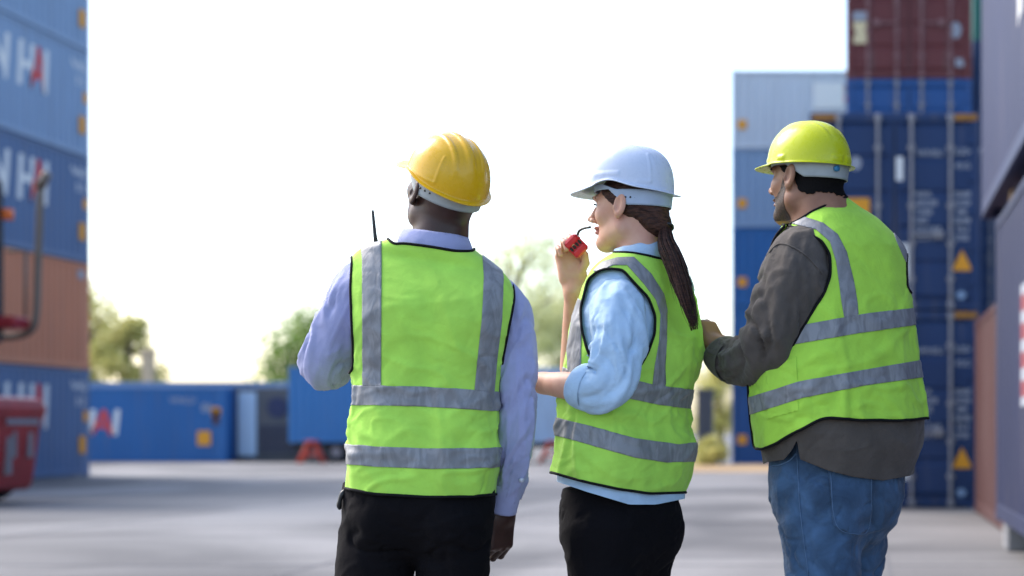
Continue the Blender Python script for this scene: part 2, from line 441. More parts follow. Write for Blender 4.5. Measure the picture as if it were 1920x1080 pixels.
def lettering(parent, items, mat, L, d, x_out, name='lettering', xs=1.0):
    """letters painted on the corrugated +x side; items = (text, size, y, z, bold, shear); they follow the folds of the sheet"""
    bm = bmesh.new(); pts = corr_pts(-L/2+.16, L/2-.16, d)
    for (s, size, y, z, bold, sh) in items:
        V, Fs = text_tris(s, size, bold, sh)
        vs = [bm.verts.new((0, v[0]*xs+y, v[1]+z)) for v in V]
        for f in Fs:
            try: bm.faces.new([vs[i] for i in f])
            except ValueError: pass
    ys = [v.co.y for v in bm.verts]; lo, hi = min(ys), max(ys)
    for (yy, _) in pts:
        if lo < yy < hi:
            bmesh.ops.bisect_plane(bm, geom=bm.verts[:]+bm.edges[:]+bm.faces[:], plane_co=(0, yy, 0), plane_no=(0, 1, 0))
    for v in bm.verts: v.co.x = x_out+.003+corr_depth(v.co.y, pts)
    for f in bm.faces:
        f.normal_update()
        if f.normal.x < 0: f.normal_flip()
    me = bpy.data.meshes.new(name); bm.to_mesh(me); bm.free(); me.materials.append(MAT[mat]); o = child(name, me, parent)
    if name == 'lettering': o['kind'] = 'stuff'
    return o
def end_text(parent, items, mat, y, name='lettering'):
    """flat lettering on a door leaf (facing -y)"""
    m = MB()
    for (s, size, x, z, bold) in items:
        V, Fs = text_tris(s, size, bold, 0); m.add(np.stack([V[:, 0]+x, np.full(len(V), y), V[:, 1]+z], 1), Fs)
    o = child(name, m.mesh(name, mat), parent); o['kind'] = 'stuff'; return o
def container(label, col, loc, rz=0, d=.036, L=12.192, H=2.591, doors=False, group='stacked shipping containers', rod='rod_steel', post=None, corner=None, near=False):
    root = empty('shipping_container', loc, rz); tag(root, label, 'container', group)
    x = W/2; y = L/2; post = post or col; zb, zt = .15, H-.085; k = (L, H, col, d)
    def side():
        pts = corr_pts(-y+.16, y-.16, d); V = []; Fs = []
        for (yy, dd) in pts: V += [(x-.012+dd, yy, zb-.005), (x-.012+dd, yy, zt+.005)]
        for i in range(len(pts)-1): Fs.append([2*i, 2*i+2, 2*i+3, 2*i+1])
        return mesh_of('side_panel', np.array(V), Fs, col, False)
    def endp():
        pts = corr_pts(-x+.13, x-.13, .045); V = []; Fs = []
        for (xx, dd) in pts: V += [(-xx, y-.012+dd, zb-.005), (-xx, y-.012+dd, zt+.005)]
        for i in range(len(pts)-1): Fs.append([2*i, 2*i+2, 2*i+3, 2*i+1])
        return mesh_of('end_panel', np.array(V), Fs, col, False)
    me = cached(('side', *k), side); child('side_panel', me, root); child('side_panel', me, root, rz=math.pi)
    me = cached(('end', *k), endp); child('end_panel', me, root)
    if not doors: child('end_panel', me, root, rz=math.pi)
    me = cached(('rb', L, col), lambda: MB().bbox(x-.075, x-.002, -y+.16, y-.16, .02, .165, .006).mesh('bottom_rail', col)); child('bottom_rail', me, root); child('bottom_rail', me, root, rz=math.pi)
    me = cached(('rt', L, H, col), lambda: MB().bbox(x-.075, x-.002, -y+.16, y-.16, H-.1, H-.02, .006).mesh('top_rail', col)); child('top_rail', me, root); child('top_rail', me, root, rz=math.pi)
    me = cached(('cp', L, H, post), lambda: MB().bbox(x-.13, x-.004, y-.17, y-.004, .10, H-.10, .012).mesh('corner_post', post))
    me2 = cached(('cc', corner or post), lambda: MB().bbox(-.081, .081, -.089, .089, 0, .118, .012).mesh('corner_casting', corner or post))
    for sx in (1, -1):
        for sy in (1, -1):
            child('corner_post', me, root, scale=(sx, sy, 1))
            for zz in (0, H-.118): child('corner_casting', me2, root, (sx*(x-.081), sy*(y-.089), zz))
    def roof():
        m = MB(); m.box(-x+.07, x-.07, -y+.12, y-.12, H-.075, H-.045)
        n = int((L-.4)/.42)
        for i in range(n): yy = -y+.3+i*(L-.5)/n; m.bbox(-x+.15, x-.15, yy, yy+.2, H-.05, H-.03, .006)
        return m.mesh('roof', col)
    child('roof', cached(('roof', *k), roof), root)
    child('floor', cached(('fl', L, col), lambda: MB().box(-x+.08, x-.08, -y+.1, y-.1, .1, .15).mesh('floor', col)), root)
    me = cached(('eb', L, H, post), lambda: MB().bbox(-x+.16, x-.16, y-.12, y-.006, .02, .155, .006).mesh('end_beam', post))
    for zz in (0, H-.155): child('end_beam', me, root, (0, 0, zz)); child('end_beam', me, root, (0, 0, zz), rz=math.pi)
    if doors:
        for s in (-1, 1):
            def leaf():
                m = MB(); x0, x1 = .012, x-.135; z0, z1 = .17, H-.14
                m.box(x0, x1, -y+.045, -y+.06, z0, z1)
                for (a, b) in ((x0, x0+.06), (x1-.06, x1)): m.bbox(a, b, -y+.015, -y+.05, z0, z1, .006)
                n = 5; hgt = (z1-z0)/n                    # horizontal pressed panels
                for i in range(n):
                    a = z0+i*hgt; m.prism([(-y+.048, a+.02), (-y+.022, a+.06), (-y+.022, a+hgt-.06), (-y+.048, a+hgt-.02)], x0+.06, x1-.06, 'x')
                return m.mesh('door', col)
            dr = child('door', cached(('leaf', *k), leaf), root, scale=(s, 1, 1))
            def rodm():
                m = MB(); m.cyl((0, 0, .06), (0, 0, H-.06), .024, 10)
                for zz in (.07, H-.07): m.bbox(-.045, .045, -.02, .03, zz-.05, zz+.05, .008)
                for zz in (.45, .95, 1.5, H-.5): m.bbox(-.055, .055, -.005, .032, zz-.035, zz+.035, .008)
                return m.mesh('lock_rod', rod)
            for xx in (.24, .80): child('lock_rod', cached(('rod', H, rod), rodm), dr, (xx, -y-.012, 0))
            def hand():
                m = MB(); m.bbox(.20, .66, -y-.058, -y-.032, 1.06, 1.10, .006); m.bbox(.56, .70, -y-.05, -y+.02, 1.02, 1.14, .01); return m.mesh('handle', rod)
            child('handle', cached(('hand', L, rod), hand), dr)
            def hing():
                m = MB()
                for zz in (.4, .9, 1.4, 1.9, H-.4): m.bbox(x-.18, x-.05, -y-.012, -y+.02, zz-.05, zz+.05, .006)
                return m.mesh('hinge_set', col)
            child('hinge_set', cached(('hinge', *k), hing), dr)['kind'] = 'stuff'
        child('door_gasket', cached(('gask', L, H), lambda: MB().box(-.011, .011, -y+.02, -y+.05, .17, H-.14).mesh('door_gasket', 'gasket')), root)
    return root
def plate(parent, mat, y, z, wy, hz, x=None, name='warning_sticker', tri_=False):
    """a flat sticker on the +x side of a container"""
    x = (W/2+.004) if x is None else x
    m = MB()
    if tri_: m.prism([(y-wy/2, z-hz/2), (y+wy/2, z-hz/2), (y, z+hz/2)], x-.016, x, 'x')
    else: m.box(x-.016, x, y-wy/2, y+wy/2, z-hz/2, z+hz/2)
    return child(name, m.mesh(name, mat), parent)
def eplate(parent, mat, x, z, wx, hz, y, name='warning_sticker', tri_=False, rnd=False):
    m = MB()
    if tri_: m.prism([(x-wx/2, z-hz/2), (x+wx/2, z-hz/2), (x, z+hz/2)], y, y+.006, 'y')
    elif rnd: m.prism([(x+wx/2*math.cos(a), z+hz/2*math.sin(a)) for a in np.linspace(0, 2*math.pi, 16, endpoint=False)], y, y+.006, 'y')
    else: m.box(x-wx/2, x+wx/2, y, y+.006, z-hz/2, z+hz/2)
    return child(name, m.mesh(name, mat), parent)
def wan_hai(c, y_end, zb, size, adv, L=12.192, d=.036, xs=1.0):
    """the carrier's name, its two A's in red"""
    for i, ch in enumerate('WAN HAI'):
        if ch != ' ': lettering(c, [(ch, size, y_end-(7-i)*adv, zb, .022*size, .12)], 'red_vinyl' if ch == 'A' else 'white_vinyl', L, d, W/2-.012, 'letter', xs)

# ---- tall stack on the left, its long side along the yard
LX, LY = -19.01-W/2, 39.3-6.096
left = [('slate-blue container at the foot of the tall stack beside the red container handler', 'mid_blue'),
        ('salmon orange container sandwiched between blue ones in the tall stack', 'salmon'),
        ('blue container with white and red lettering resting on the salmon orange one', 'mid_blue'),
        ('veiled pale blue lettered container fourth from the ground in the tall stack', 'veil_pale_blue'),
        ('veiled pale blue container on top of the tall stack of five, far above the handler', 'veil_pale_blue')]
for i, (lb, col) in enumerate(left):
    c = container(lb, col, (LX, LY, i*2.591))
    if i != 1:
        plate(c, 'orange_vinyl', 5.72, .76, .30, .42)
        plate(c, 'orange_vinyl', 5.88, 1.45, .22, .26)
        lettering(c, [('WHLU', .30, 5.18, 2.08, .004, 0), ('512', .28, 5.42, 1.72, .004, 0)], 'white_vinyl', 12.192, .036, W/2-.012)
        wan_hai(c, 4.42, 1.18, 1.42, .56, xs=.70)
    else:
        plate(c, 'dull_white', 5.65, 2.30, .3, .22, name='number_plate')

# ---- far row, broadside on
FX, FY = -22.1-6.096, 55.5+W/2
c = container('deep blue container lying broadside on the concrete with a red letter A showing', 'line_blue', (FX, FY, 0), R(-90), group='containers along the far side of the yard')
wan_hai(c, 2.75, .95, 1.25, .72)
plate(c, 'orange_vinyl', 5.30, .83, .46, .5); plate(c, 'rust_brown', 5.72, 1.55, .22, .5); plate(c, 'orange_vinyl', 5.72, 1.75, .3, .3)
lettering(c, [('WHLU', .30, 4.1, 2.05, .005, 0), ('86', .42, 5.2, 1.75, .008, 0)], 'dull_white', 12.192, .036, W/2-.012)
container('pale high container showing only its roof edge behind the deep blue one', 'veil_pale_blue', (-21.2-6.096, 58.6+W/2, 0), R(-90), H=2.896, group='containers along the far side of the yard')
# refrigerated container standing end-on
rf = container('grey refrigerated container standing end-on beside the deep blue broadside one', 'dark_grey', (-20.93, 56.2+3.03, 0), 0, L=6.058, group='containers along the far side of the yard', post='dark_grey')
yy = -3.03
child('end_frame', MB().bbox(-1.05, -.40, yy-.05, yy-.0, .2, 2.45, .02).mesh('end_frame', 'pale_blue'), rf)
child('machinery_panel', MB().bbox(-.38, 1.08, yy-.04, yy-.0, .2, 2.45, .02).mesh('machinery_panel', 'dark_grey'), rf)
for i in range(7): child('grille_slat', cached('slat', lambda: MB().bbox(-.30, 1.0, yy-.075, yy-.035, 0, .07, .008).mesh('grille_slat', 'deep_slate')), rf, (0, 0, .35+i*.14))
child('fan_cover', MB().cyl((.35, yy-.09, 1.9), (.35, yy-.03, 1.9), .36, 24).mesh('fan_cover', 'slate_blue'), rf)

# ---- trailer with two boxes, red trestles under it
plain('chassis_black', (.03, .03, .033), .7); plain('rubber', (.022, .022, .023), .85, .2); plain('trestle_red', (.55, .07, .04), .6, .4)
tr = empty('container_trailer', (-13.4, 54.5+W/2, 0)); tag(tr, 'dark flat container trailer carrying two blue boxes at the far side', 'trailer')
child('frame', MB().bbox(-6.3, 6.3, -.55, -.40, .50, .66, .02).bbox(-6.3, 6.3, .40, .55, .50, .66, .02).mesh('frame', 'chassis_black'), tr)
child('deck', MB().bbox(-6.3, 6.3, -1.2, 1.2, .62, .678, .01).mesh('deck', 'chassis_black'), tr)
for xx in (-4.6, -3.7, 3.2, 4.1, 5.0):
    for s in (-1, 1):
        wv = MB().cyl((xx, s*1.15, .36), (xx, s*.82, .36), .36, 24).mesh('wheel', 'rubber'); wo = child('wheel', wv, tr)
        child('rim', MB().cyl((xx, s*1.165, .36), (xx, s*1.0, .36), .19, 18).mesh('rim', 'rod_steel'), wo)
child('tool_box', MB().bbox(-1.8, 1.9, -1.15, -.3, .16, .60, .03).mesh('tool_box', 'chassis_black'), tr)
container('bright blue container riding on the flat trailer above the red trestle', 'bright_blue', (-19.6+3.029, 54.5+W/2, .678), R(-90), L=6.058, group='containers on the trailer')
container('pale blue container riding on the flat trailer between two of the workers', 'pale_blue', (-19.6+3.029+6.3, 54.5+W/2, .678), R(-90), L=6.058, group='containers on the trailer')
for i, px in enumerate((585, 1036)):
    X = (px-VX)*53.6/F
    t = empty('support_trestle', (X, 53.6, 0)); tag(t, ['red A-shaped steel trestle standing before the bright blue trailer box', 'red A-shaped steel trestle standing before the pale blue trailer box'][i], 'trestle', 'red trestles by the trailer')
    for s in (-1, 1):
        for yy in (-.2, .2): child('leg', MB().tube([(s*.42, yy, 0), (s*.07, yy*.4, .72)], .055, 8).mesh('leg', 'trestle_red', True), t)
    child('top_plate', MB().bbox(-.2, .2, -.2, .2, .70, .76, .01).mesh('top_plate', 'trestle_red'), t)
    child('cross_bar', MB().bbox(-.28, .28, -.2, .2, .24, .32, .01).mesh('cross_bar', 'trestle_red'), t)
# grey pillar past the trailer
pi_ = empty('gate_pillar', (-5.35, 53.9, 0)); tag(pi_, 'dark grey square pillar standing by the yellow-green bush', 'pillar')
child('shaft', MB().bbox(-.26, .26, -.26, .26, 0, 2.4, .03).mesh('shaft', 'dark_grey'), pi_)
child('cap', MB().bbox(-.31, .31, -.31, .31, 2.38, 2.5, .03).mesh('cap', 'dark_grey'), pi_)
child('base', MB().bbox(-.33, .33, -.33, .33, 0, .22, .03).mesh('base', 'block_grey'), pi_)

# ---- tall stack behind the bearded man, broadside on
MX, MY = -4.35+6.096, 52.6+W/2
mid = [('royal blue container at the foot of the five-high stack beyond the bush', 'royal_blue'), ('royal blue container second from the ground in the five-high stack', 'line_blue'),
       ('blue container in the middle of the five-high stack beyond the bush', 'line_blue'), ('lighter blue container under the pale ribbed one in the five-high stack', 'veil_pale_blue'),
       ('pale ribbed container with white lettering crowning the five-high stack', 'grey_white')]
for i, (lb, col) in enumerate(mid):
    c = container(lb, col, (MX, MY, i*2.591), R(-90), d=.075 if i == 4 else .05)
    if i == 4:
        plate(c, 'white_vinyl', -2.9, 1.75, 1.0, .85, x=W/2-.004, name='name_panel'); wan_hai(c, -3.35+7*.62, 1.4, 1.0, .62, d=.075)
    plate(c, 'orange_vinyl', -5.75, .8, .3, .3)

# ---- door-end stacks on the right
def door_text(c, H, L):
    y = -L/2
    t = y+.0135
    end_text(c, [('WHSU', .13, .32, H-.62, .002), ('620417 0', .13, .86-.0, H-.60, .002), ('45G1', .13, .86, H-.80, .002)], 'dull_white', t)
    rows = []
    for i, (a, b) in enumerate((('MAX.', '30480'), ('GROSS', '67200'), ('TARE', ' 3800'), ('NET', '26680'), ('CU.CAP', ' 76.4'), ('CU.FT', '2700'))):
        rows += [(a, .105, .29, H-1.20-i*.125, .004), (b, .105, .85, H-1.20-i*.125, .004)]
    end_text(c, rows, 'dull_white', t, 'weight_table')
    eplate(c, 'orange_vinyl', .965, .72 if H > 2.7 else .6, .30, .30, y+.0125, tri_=True)
    eplate(c, 'dull_white', -.56, H-.72, .17, .2, y+.0125, 'round_sticker', rnd=True)
    eplate(c, 'white_vinyl', .07, H-.80, .10, .34, y+.0125, 'seal_sticker')
    eplate(c, 'white_vinyl', .10, H-2.15, .20, .55, y+.0125, 'cargo_sticker')
    for s in (-1, 1):
        o = child('corner_mark', cached(('cm', H, L), lambda: MB().box(-.20, .20, y-.009, y-.005, H-.115, H-.02).mesh('corner_mark', 'orange_paint')), c, (s*.98, 0, 0))
H9 = 2.83
for i in range(2):
    c = container(['navy container standing on the concrete with its barred doors towards the workers', 'navy container with an orange square label stacked on the other navy one'][i], 'navy', (.44, 22.9+3.029, i*H9), 0, L=6.058, H=H9, doors=True, group='navy containers stacked door-end out')
    door_text(c, H9, 6.058)
    if i: eplate(c, 'orange_vinyl', -.54, H9-1.40, .36, .36, -3.029+.0125); eplate(c, 'dull_white', -.93, H9-1.0, .10, .9, -3.029+.0125, 'number_strip')
    eplate(c, 'veil_pale_blue', .95, .22, .14, .12, -3.029+.0125, 'round_sticker', rnd=True)
nm = ['dark blue container at the foot of the stack behind the navy doors', 'dark blue container second up behind the navy doors', 'royal blue container under the dark red one, peeping over the navy stack']
for i in range(3): container(nm[i], 'royal_blue', (.875, 31+6.096, i*2.64), 0, H=2.64, doors=True, group='stack behind the navy containers')
c = container('dark red container with pale rusty lock bars on the royal blue one', 'oxide_red', (.875, 31+6.096, 3*2.64), 0, doors=True, rod='rod_red', group='stack behind the navy containers')
eplate(c, 'cream_vinyl', -.95, .9, .26, .42, -6.096+.0125); eplate(c, 'dull_white', -.95, 1.22, .3, .18, -6.096+.0125); eplate(c, 'dull_white', .90, .95, .22, .32, -6.096+.0125, rnd=True); eplate(c, 'dull_white', .98, .32, .16, .16, -6.096+.0125)
for i in range(5):
    container(['navy container at the foot of the stack beside the dark red one', 'navy container second up in the stack beside the dark red one', 'navy container in the middle of the stack beside the dark red one', 'navy container level with the dark red one in the neighbouring stack', 'sea green container high up past the dark red one'][i], 'sea_green' if i == 4 else 'navy', (2.58+W/2, 38+6.096, i*2.591), 0, doors=True, group='stack beside the dark red container')

# ---- blue wall of containers along the right
H9 = 2.896
c1 = container('slate blue container on low blocks along the right with a red and white placard', 'deep_slate', (1.27+W/2, 9.36, .25), R(180), H=H9, group='slate blue containers along the right')
c2 = container('slate blue container propped on timber above the one with the placard', 'slate_blue', (1.27+W/2, 11.25, 3.40), R(180), H=H9, group='slate blue containers along the right')
yl = -(12.75-9.36)
plate(c1, 'dull_white', yl-.02, 1.55, .5, .98, x=W/2-.004, name='placard')
for k in range(4): plate(c1, 'placard_red', yl-.02, 1.2+k*.23, .44, .13, x=W/2-.002, name='placard_stripe')
lettering(c2, [('W', 1.1, -(13.6-11.25), 1.1, .02, .12)], 'white_vinyl', 12.192, .036, W/2-.012)
container('rust brown container standing past the slate blue wall', 'rust_brown', (1.5+W/2, 15.62+3.029, 0), R(180), L=6.058, group='slate blue containers along the right')
for i, y in enumerate((4.0, 14.9)):
    for s in (0, 1):
        o = MB().bbox(-.16, .16, -.22, .22, 0, .25, .02).build('support_block', 'block_grey'); o.location = (1.27+.2+s*2.04, y, 0)
        tag(o, [['concrete block under the placard container at its inner corner away from the brown box', 'concrete block under the placard container at its outer corner away from the brown box'], ['concrete block under the placard container by the concrete apron and the rust brown box', 'concrete block under the placard container at the outer corner nearest the brown box']][i][s], 'block', 'blocks under the slate blue container')
for i, y in enumerate((5.6, 15.2)):
    o = MB().bbox(-1.1, 1.1, -.1, .1, 0, .256, .01).build('timber_bearer', 'timber'); o.location = (1.27+W/2, y, 3.145)
    tag(o, ['timber bearer between the slate blue containers at the end away from the brown box', 'timber bearer between the slate blue containers at the end nearest the brown box'][i], 'timber', 'bearers between the slate blue containers')

# ---- red container handler at the left edge
plain('machine_red', (.36, .016, .022), .45, .4, coat=.1, var=.7, sc_=4); plain('machine_dark', (.03, .03, .035), .6); plain('tube_grey', (.17, .135, .11), .5, .5, .4)
plain('cab_glass', (.10, .16, .21), .08, .8); plain('lamp_orange', (.8, .16, .02), .3)
mc = empty('container_handler', (-15.22, 24.1, 0)); tag(mc, 'red heavy container handler with tapered counterweight parked before the tall blue stack', 'handler')
def rrect(x0, x1, y0, y1, r, n=5):
    P = []
    for (cx, cy, a0) in ((x1-r, y1-r, 0), (x0+r, y1-r, 90), (x0+r, y0+r, 180), (x1-r, y0+r, 270)):
        for k in range(n+1): a = R(a0+90*k/n); P.append((cx+r*math.cos(a), cy+r*math.sin(a)))
    return P
def rloft(rows):
    V = []; n = None
    for (z, P) in rows: n = len(P); V += [(p[0], p[1], z) for p in P]
    Fs = grid_faces(len(rows), n).tolist()+[list(range(n-1, -1, -1)), list(range(len(V)-n, len(V)))]
    return np.array(V), Fs
prof = [(.20, .20), (.26, .14), (.55, .10), (1.05, .05), (1.22, .03), (1.32, .02)]
v, f = rloft([(z, rrect(-.2, 2.48-i, -.8+i*.5, .8-i*.5, .10)) for (z, i) in prof])
child('counterweight', mesh_of('counterweight', v, f, 'machine_red', False), mc)
v, f = rloft([(1.315, rrect(-.25, 2.50, -.82, .82, .10)), (1.45, rrect(-.25, 2.52, -.83, .83, .10)), (1.58, rrect(-.2, 2.48, -.79, .79, .12)), (1.63, rrect(-.1, 2.36, -.7, .7, .12))])
child('hood', mesh_of('hood', v, f, 'machine_red', False), mc)
child('exhaust_box', MB().bbox(1.2, 2.10, -.5, .2, 1.61, 1.76, .03).mesh('exhaust_box', 'machine_dark'), mc)
m = MB()
for k in range(8): m.bbox(2.47, 2.485, -.30+k*.115, -.23+k*.115, 1.20, 1.29, .003)
child('lettering', m.mesh('lettering', 'dull_white'), mc)['kind'] = 'stuff'
m = MB()
for (a, b, c0, c1_) in ((-.22, -.10, .45, 1.02), (-.06, .02, .70, 1.10), (.38, .50, .70, 1.08)): m.box(2.34, 2.45-.10*(1.12-c1_), a, b, c0, c1_)
child('decal', m.mesh('decal', 'rod_steel'), mc)['kind'] = 'stuff'
child('chassis', MB().bbox(-4.6, -.1, -.75, .75, .55, 1.35, .08).mesh('chassis', 'machine_red'), mc)
for (xx, r_) in ((1.55, .50), (-3.6, .75)):
    for s in (-1, 1):
        wo = child('wheel', MB().cyl((xx, s*.92, r_), (xx, s*.5, r_), r_, 28).mesh('wheel', 'rubber'), mc)
        child('rim', MB().cyl((xx, s*.94, r_), (xx, s*.7, r_), r_*.5, 20).mesh('rim', 'machine_red'), wo)
cb = child('cab', MB().bbox(.6, 2.16, -.7, .6, 2.45, 2.62, .03).bbox(.6, 2.16, -.7, .6, 4.75, 4.95, .05).bbox(.6, .72, -.7, -.58, 2.6, 4.8, .01).bbox(2.06, 2.16, -.7, -.58, 2.6, 4.8, .01).bbox(.6, .72, .48, .6, 2.6, 4.8, .01).bbox(2.06, 2.16, .48, .6, 2.6, 4.8, .01).mesh('cab', 'machine_dark'), mc)
child('window', MB().box(.72, 2.06, -.65, -.63, 2.62, 4.75).mesh('window', 'cab_glass'), cb); child('window', MB().box(2.11, 2.13, -.58, .48, 2.62, 4.75).mesh('window', 'cab_glass'), cb)
cb.location = (-.22, 0, 0)
child('cab_mount', MB().bbox(.8, 1.9, -.5, .4, 1.6, 2.47, .03).mesh('cab_mount', 'machine_dark'), mc)
child('step', MB().bbox(1.9, 2.26, .30, .78, 2.68, 2.86, .03).mesh('step', 'machine_red'), mc)
child('guard_rail', MB().tube(cr([(1.2, .8, 2.58), (1.75, .8, 2.57), (2.05, .8, 2.58), (2.27, .8, 2.68), (2.34, .8, 2.95), (2.36, .8, 3.5), (2.39, .8, 4.4), (2.40, .8, 4.95)], 40), .055, 10).mesh('guard_rail', 'tube_grey', True), mc)
child('rail_hook', MB().tube([(2.38, .8, 4.88), (2.52, .8, 5.12)], .075, 10).mesh('rail_hook', 'tube_grey', True), mc)
child('hand_rail', MB().tube([(2.18, .78, 2.8), (2.19, .78, 3.9), (1.9, .78, 3.9)], .028, 8).mesh('hand_rail', 'tube_grey', True), mc)
child('beacon', MB().cyl((2.10, .4, 4.34), (2.10, .4, 4.50), .09, 16).mesh('beacon', 'lamp_orange', True), mc)
child('mirror', MB().bbox(1.90, 2.03, .2, .42, 4.40, 4.95, .03).mesh('mirror', 'machine_dark'), mc)

# ------------------------------------------------------------------ trees
def leaf_mat(name, col, col2):
    m, nt, b = base_mat(name, col, .55, .3)
    vary(m, nt, b, col, col2, (.9, .9, .9), 3, .35, .65)
    b.inputs['Transmission Weight'].default_value = 0
    tl = node(nt, 'ShaderNodeBsdfTranslucent'); mx = node(nt, 'ShaderNodeMixShader'); mx.inputs[0].default_value = .4
    o = nt.nodes['Material Output']; cr_ = [n for n in nt.nodes if n.type == 'VALTORGB'][0]
    nt.links.new(cr_.outputs[0], tl.inputs[0]); nt.links.new(b.outputs[0], mx.inputs[1]); nt.links.new(tl.outputs[0], mx.inputs[2]); nt.links.new(mx.outputs[0], o.inputs[0])
leaf_mat('leaf_yellow', (.66, .60, .22), (.46, .46, .15)); leaf_mat('leaf_green', (.26, .38, .08), (.15, .25, .06)); leaf_mat('leaf_lime', (.74, .74, .42), (.56, .60, .28))  # leaf colours lightened: backlight haze is put into them, most in the lime
plain('bark', (.14, .10, .07), .9, .2)
def tree(label, X, Y, h, rw, leaf, seed, z0=.35, dens=1.0, name='broadleaf_tree', lobes=11, lsize=.22):
    g = np.random.default_rng(seed); t = empty(name, (X, Y, 0)); tag(t, label, 'bush' if name == 'bush' else 'tree', 'trees beyond the yard' if name != 'bush' else None)
    m = MB(); top = h*.8; m.tube(cr([(0, 0, 0), (.05*h*g.uniform(-.5, .5), 0, h*.25), (.08*h*g.uniform(-.6, .6), 0, h*.5), (0, 0, top)], 14), np.linspace(.035*h, .008*h, 14), 9)
    cl = []
    for i in range(lobes):
        a = g.uniform(0, 6.28); zz = z0*h+(h*(1-z0)-.12*h)*((i+.5)/lobes); wid = rw*np.sin(np.pi*np.clip((zz/h-z0+.12)/(1.1-z0), .1, .95))
        c = np.array([math.cos(a)*wid*g.uniform(.25, .8), math.sin(a)*wid*g.uniform(.25, .8), zz]); cl.append((c, g.uniform(.34, .56)*rw))
        s = np.array([0, 0, max(.15*h, zz-.22*h)]); m.tube(cr([s, (s+c)/2+[0, 0, .04*h], c], 6), np.linspace(.013*h, .004*h, 6), 6)
    child('trunk', m.mesh('trunk', 'bark', True), t)
    V = []; Fs = []; n = 0
    for (c, r) in cl:
        for _ in range(int(560*dens)):
            d = g.normal(size=3); d /= np.linalg.norm(d); p = c+d*r*g.uniform(.35, 1.12)*np.array([1, 1, .8]); a1 = g.normal(size=3); a1 /= np.linalg.norm(a1); a2 = np.cross(a1, g.normal(size=3)); a2 /= np.linalg.norm(a2); s = lsize*g.uniform(.6, 1.3)
            V += [p-a1*s*.5, p+a2*s*.28, p+a1*s*.5, p-a2*s*.28]; Fs.append([n, n+1, n+2, n+3]); n += 4
    child('crown', mesh_of('crown', np.array(V), Fs, leaf, False), t)
tree('yellow-green tree rising beside the tall blue and orange stack', -36.9, 76, 8.7, 2.3, 'leaf_yellow', 3)
tree('smaller yellow-green tree over the pale container roof edge', -34.0, 74, 6.9, 1.7, 'leaf_yellow', 4, z0=.3)
tree('dark green tree showing over the bright blue trailer box', -28.3, 80, 7.7, 2.9, 'leaf_green', 5, z0=.35)
tree('tall pale green tree standing between the yellow and the white helmets', -17.3, 78, 11.6, 3.9, 'leaf_lime', 6, dens=1.3)
tree('pale green tree with thin crown right of the taller pale one', -13.8, 76, 8.8, 2.4, 'leaf_lime', 8, dens=.7)
tree('sunlit yellow tree glimpsed through the gap before the royal blue stack', -7.4, 82, 5.2, 1.8, 'leaf_yellow', 9, z0=.2, dens=.6)
tree('low yellow-green bush growing at the edge of the dirt strip', -4.95, 50.9, .80, .75, 'leaf_yellow', 10, z0=.1, dens=.30, name='bush', lobes=8, lsize=.16)
po = empty('concrete_post', (-32.2, 72, 0)); tag(po, 'tan concrete post standing by the smaller yellow-green tree', 'post')
plain('tan_concrete', (.62, .48, .32), .85, .2)
child('shaft', MB().bbox(-.24, .24, -.2, .2, 0, 4.6, .03).mesh('shaft', 'tan_concrete'), po); child('cap', MB().bbox(-.3, .3, -.26, .26, 4.55, 4.75, .03).mesh('cap', 'tan_concrete'), po)

# ================================================================== people
def skin(name, col, col2, rough=.5):
    m, nt, b = base_mat(name, col, rough, .4, sub=.12)
    vary(m, nt, b, col, col2, (22, 22, 22), 4, .3, .7, bump=.25, bscale=(500, 500, 500), dist=.0005)
skin('skin_dark', (.060, .027, .020), (.040, .018, .014), .42)
skin('skin_fair', (.64, .37, .265), (.56, .27, .185), .5)
skin('skin_brown', (.30, .145, .085), (.22, .10, .06), .5)
skin('lip_pink', (.56, .24, .19), (.50, .20, .16), .4)
LIME = (.45, .80, .105)
cloth('vest_lime', LIME, .86, .8, 1100, .3, .1, .35)
cloth('vest_lime_warm', (.45, .79, .08), .86, .8, 1100, .3, .1, .35)
cloth('shirt_lavender', (.37, .39, .62), .9, .85, 1200, .25, .1, .35)
cloth('shirt_sky', (.46, .63, .82), .88, .85, 1200, .3, .1, .45)
cloth('shirt_charcoal', (.098, .082, .071), .8, .9, 1100, .3, .12, .45)
cloth('trouser_black', (.0042, .0034, .0050), .8, .9, 1000, .3, .0, .3, .15)
cloth('denim', (.066, .135, .25), .42, .85, 800, .6, .12, .5)
cloth('denim_pale', (.085, .18, .34), .75, .85, 800, .6, .15, .4)
cloth('piping_black', (.006, .006, .007), .8, .8, 900, .2, .0, .2, .2)
plain('hat_yellow', (.72, .40, .002), .22, .45, coat=.15, var=.93, sc_=9)
plain('hat_white', (.56, .62, .75), .32, .35, coat=.0, var=.96, sc_=9)
plain('hat_lime', (.52, .56, .004), .32, .4, coat=.1, var=.93, sc_=9)
for hn_ in ('hat_yellow', 'hat_white', 'hat_lime'):      # scuffs: uneven gloss
    nt_ = MAT[hn_].node_tree; nz = node(nt_, 'ShaderNodeTexNoise'); nz.inputs['Scale'].default_value = 55; nz.inputs['Detail'].default_value = 8; tc_ = nt_.nodes['Texture Coordinate']; nt_.links.new(tc_.outputs['Object'], nz.inputs['Vector'])
    mr_ = node(nt_, 'ShaderNodeMapRange'); mr_.inputs['From Min'].default_value = .4; mr_.inputs['From Max'].default_value = .7; mr_.inputs['To Min'].default_value = .22; mr_.inputs['To Max'].default_value = .5; nt_.links.new(nz.outputs['Fac'], mr_.inputs[0]); nt_.links.new(mr_.outputs[0], nt_.nodes['Principled BSDF'].inputs['Roughness'])
plain('band_grey', (.36, .39, .40), .5, .4, var=.85, sc_=30); plain('band_blue', (.40, .48, .62), .5, .4); plain('knob_blue', (.03, .20, .40), .5)
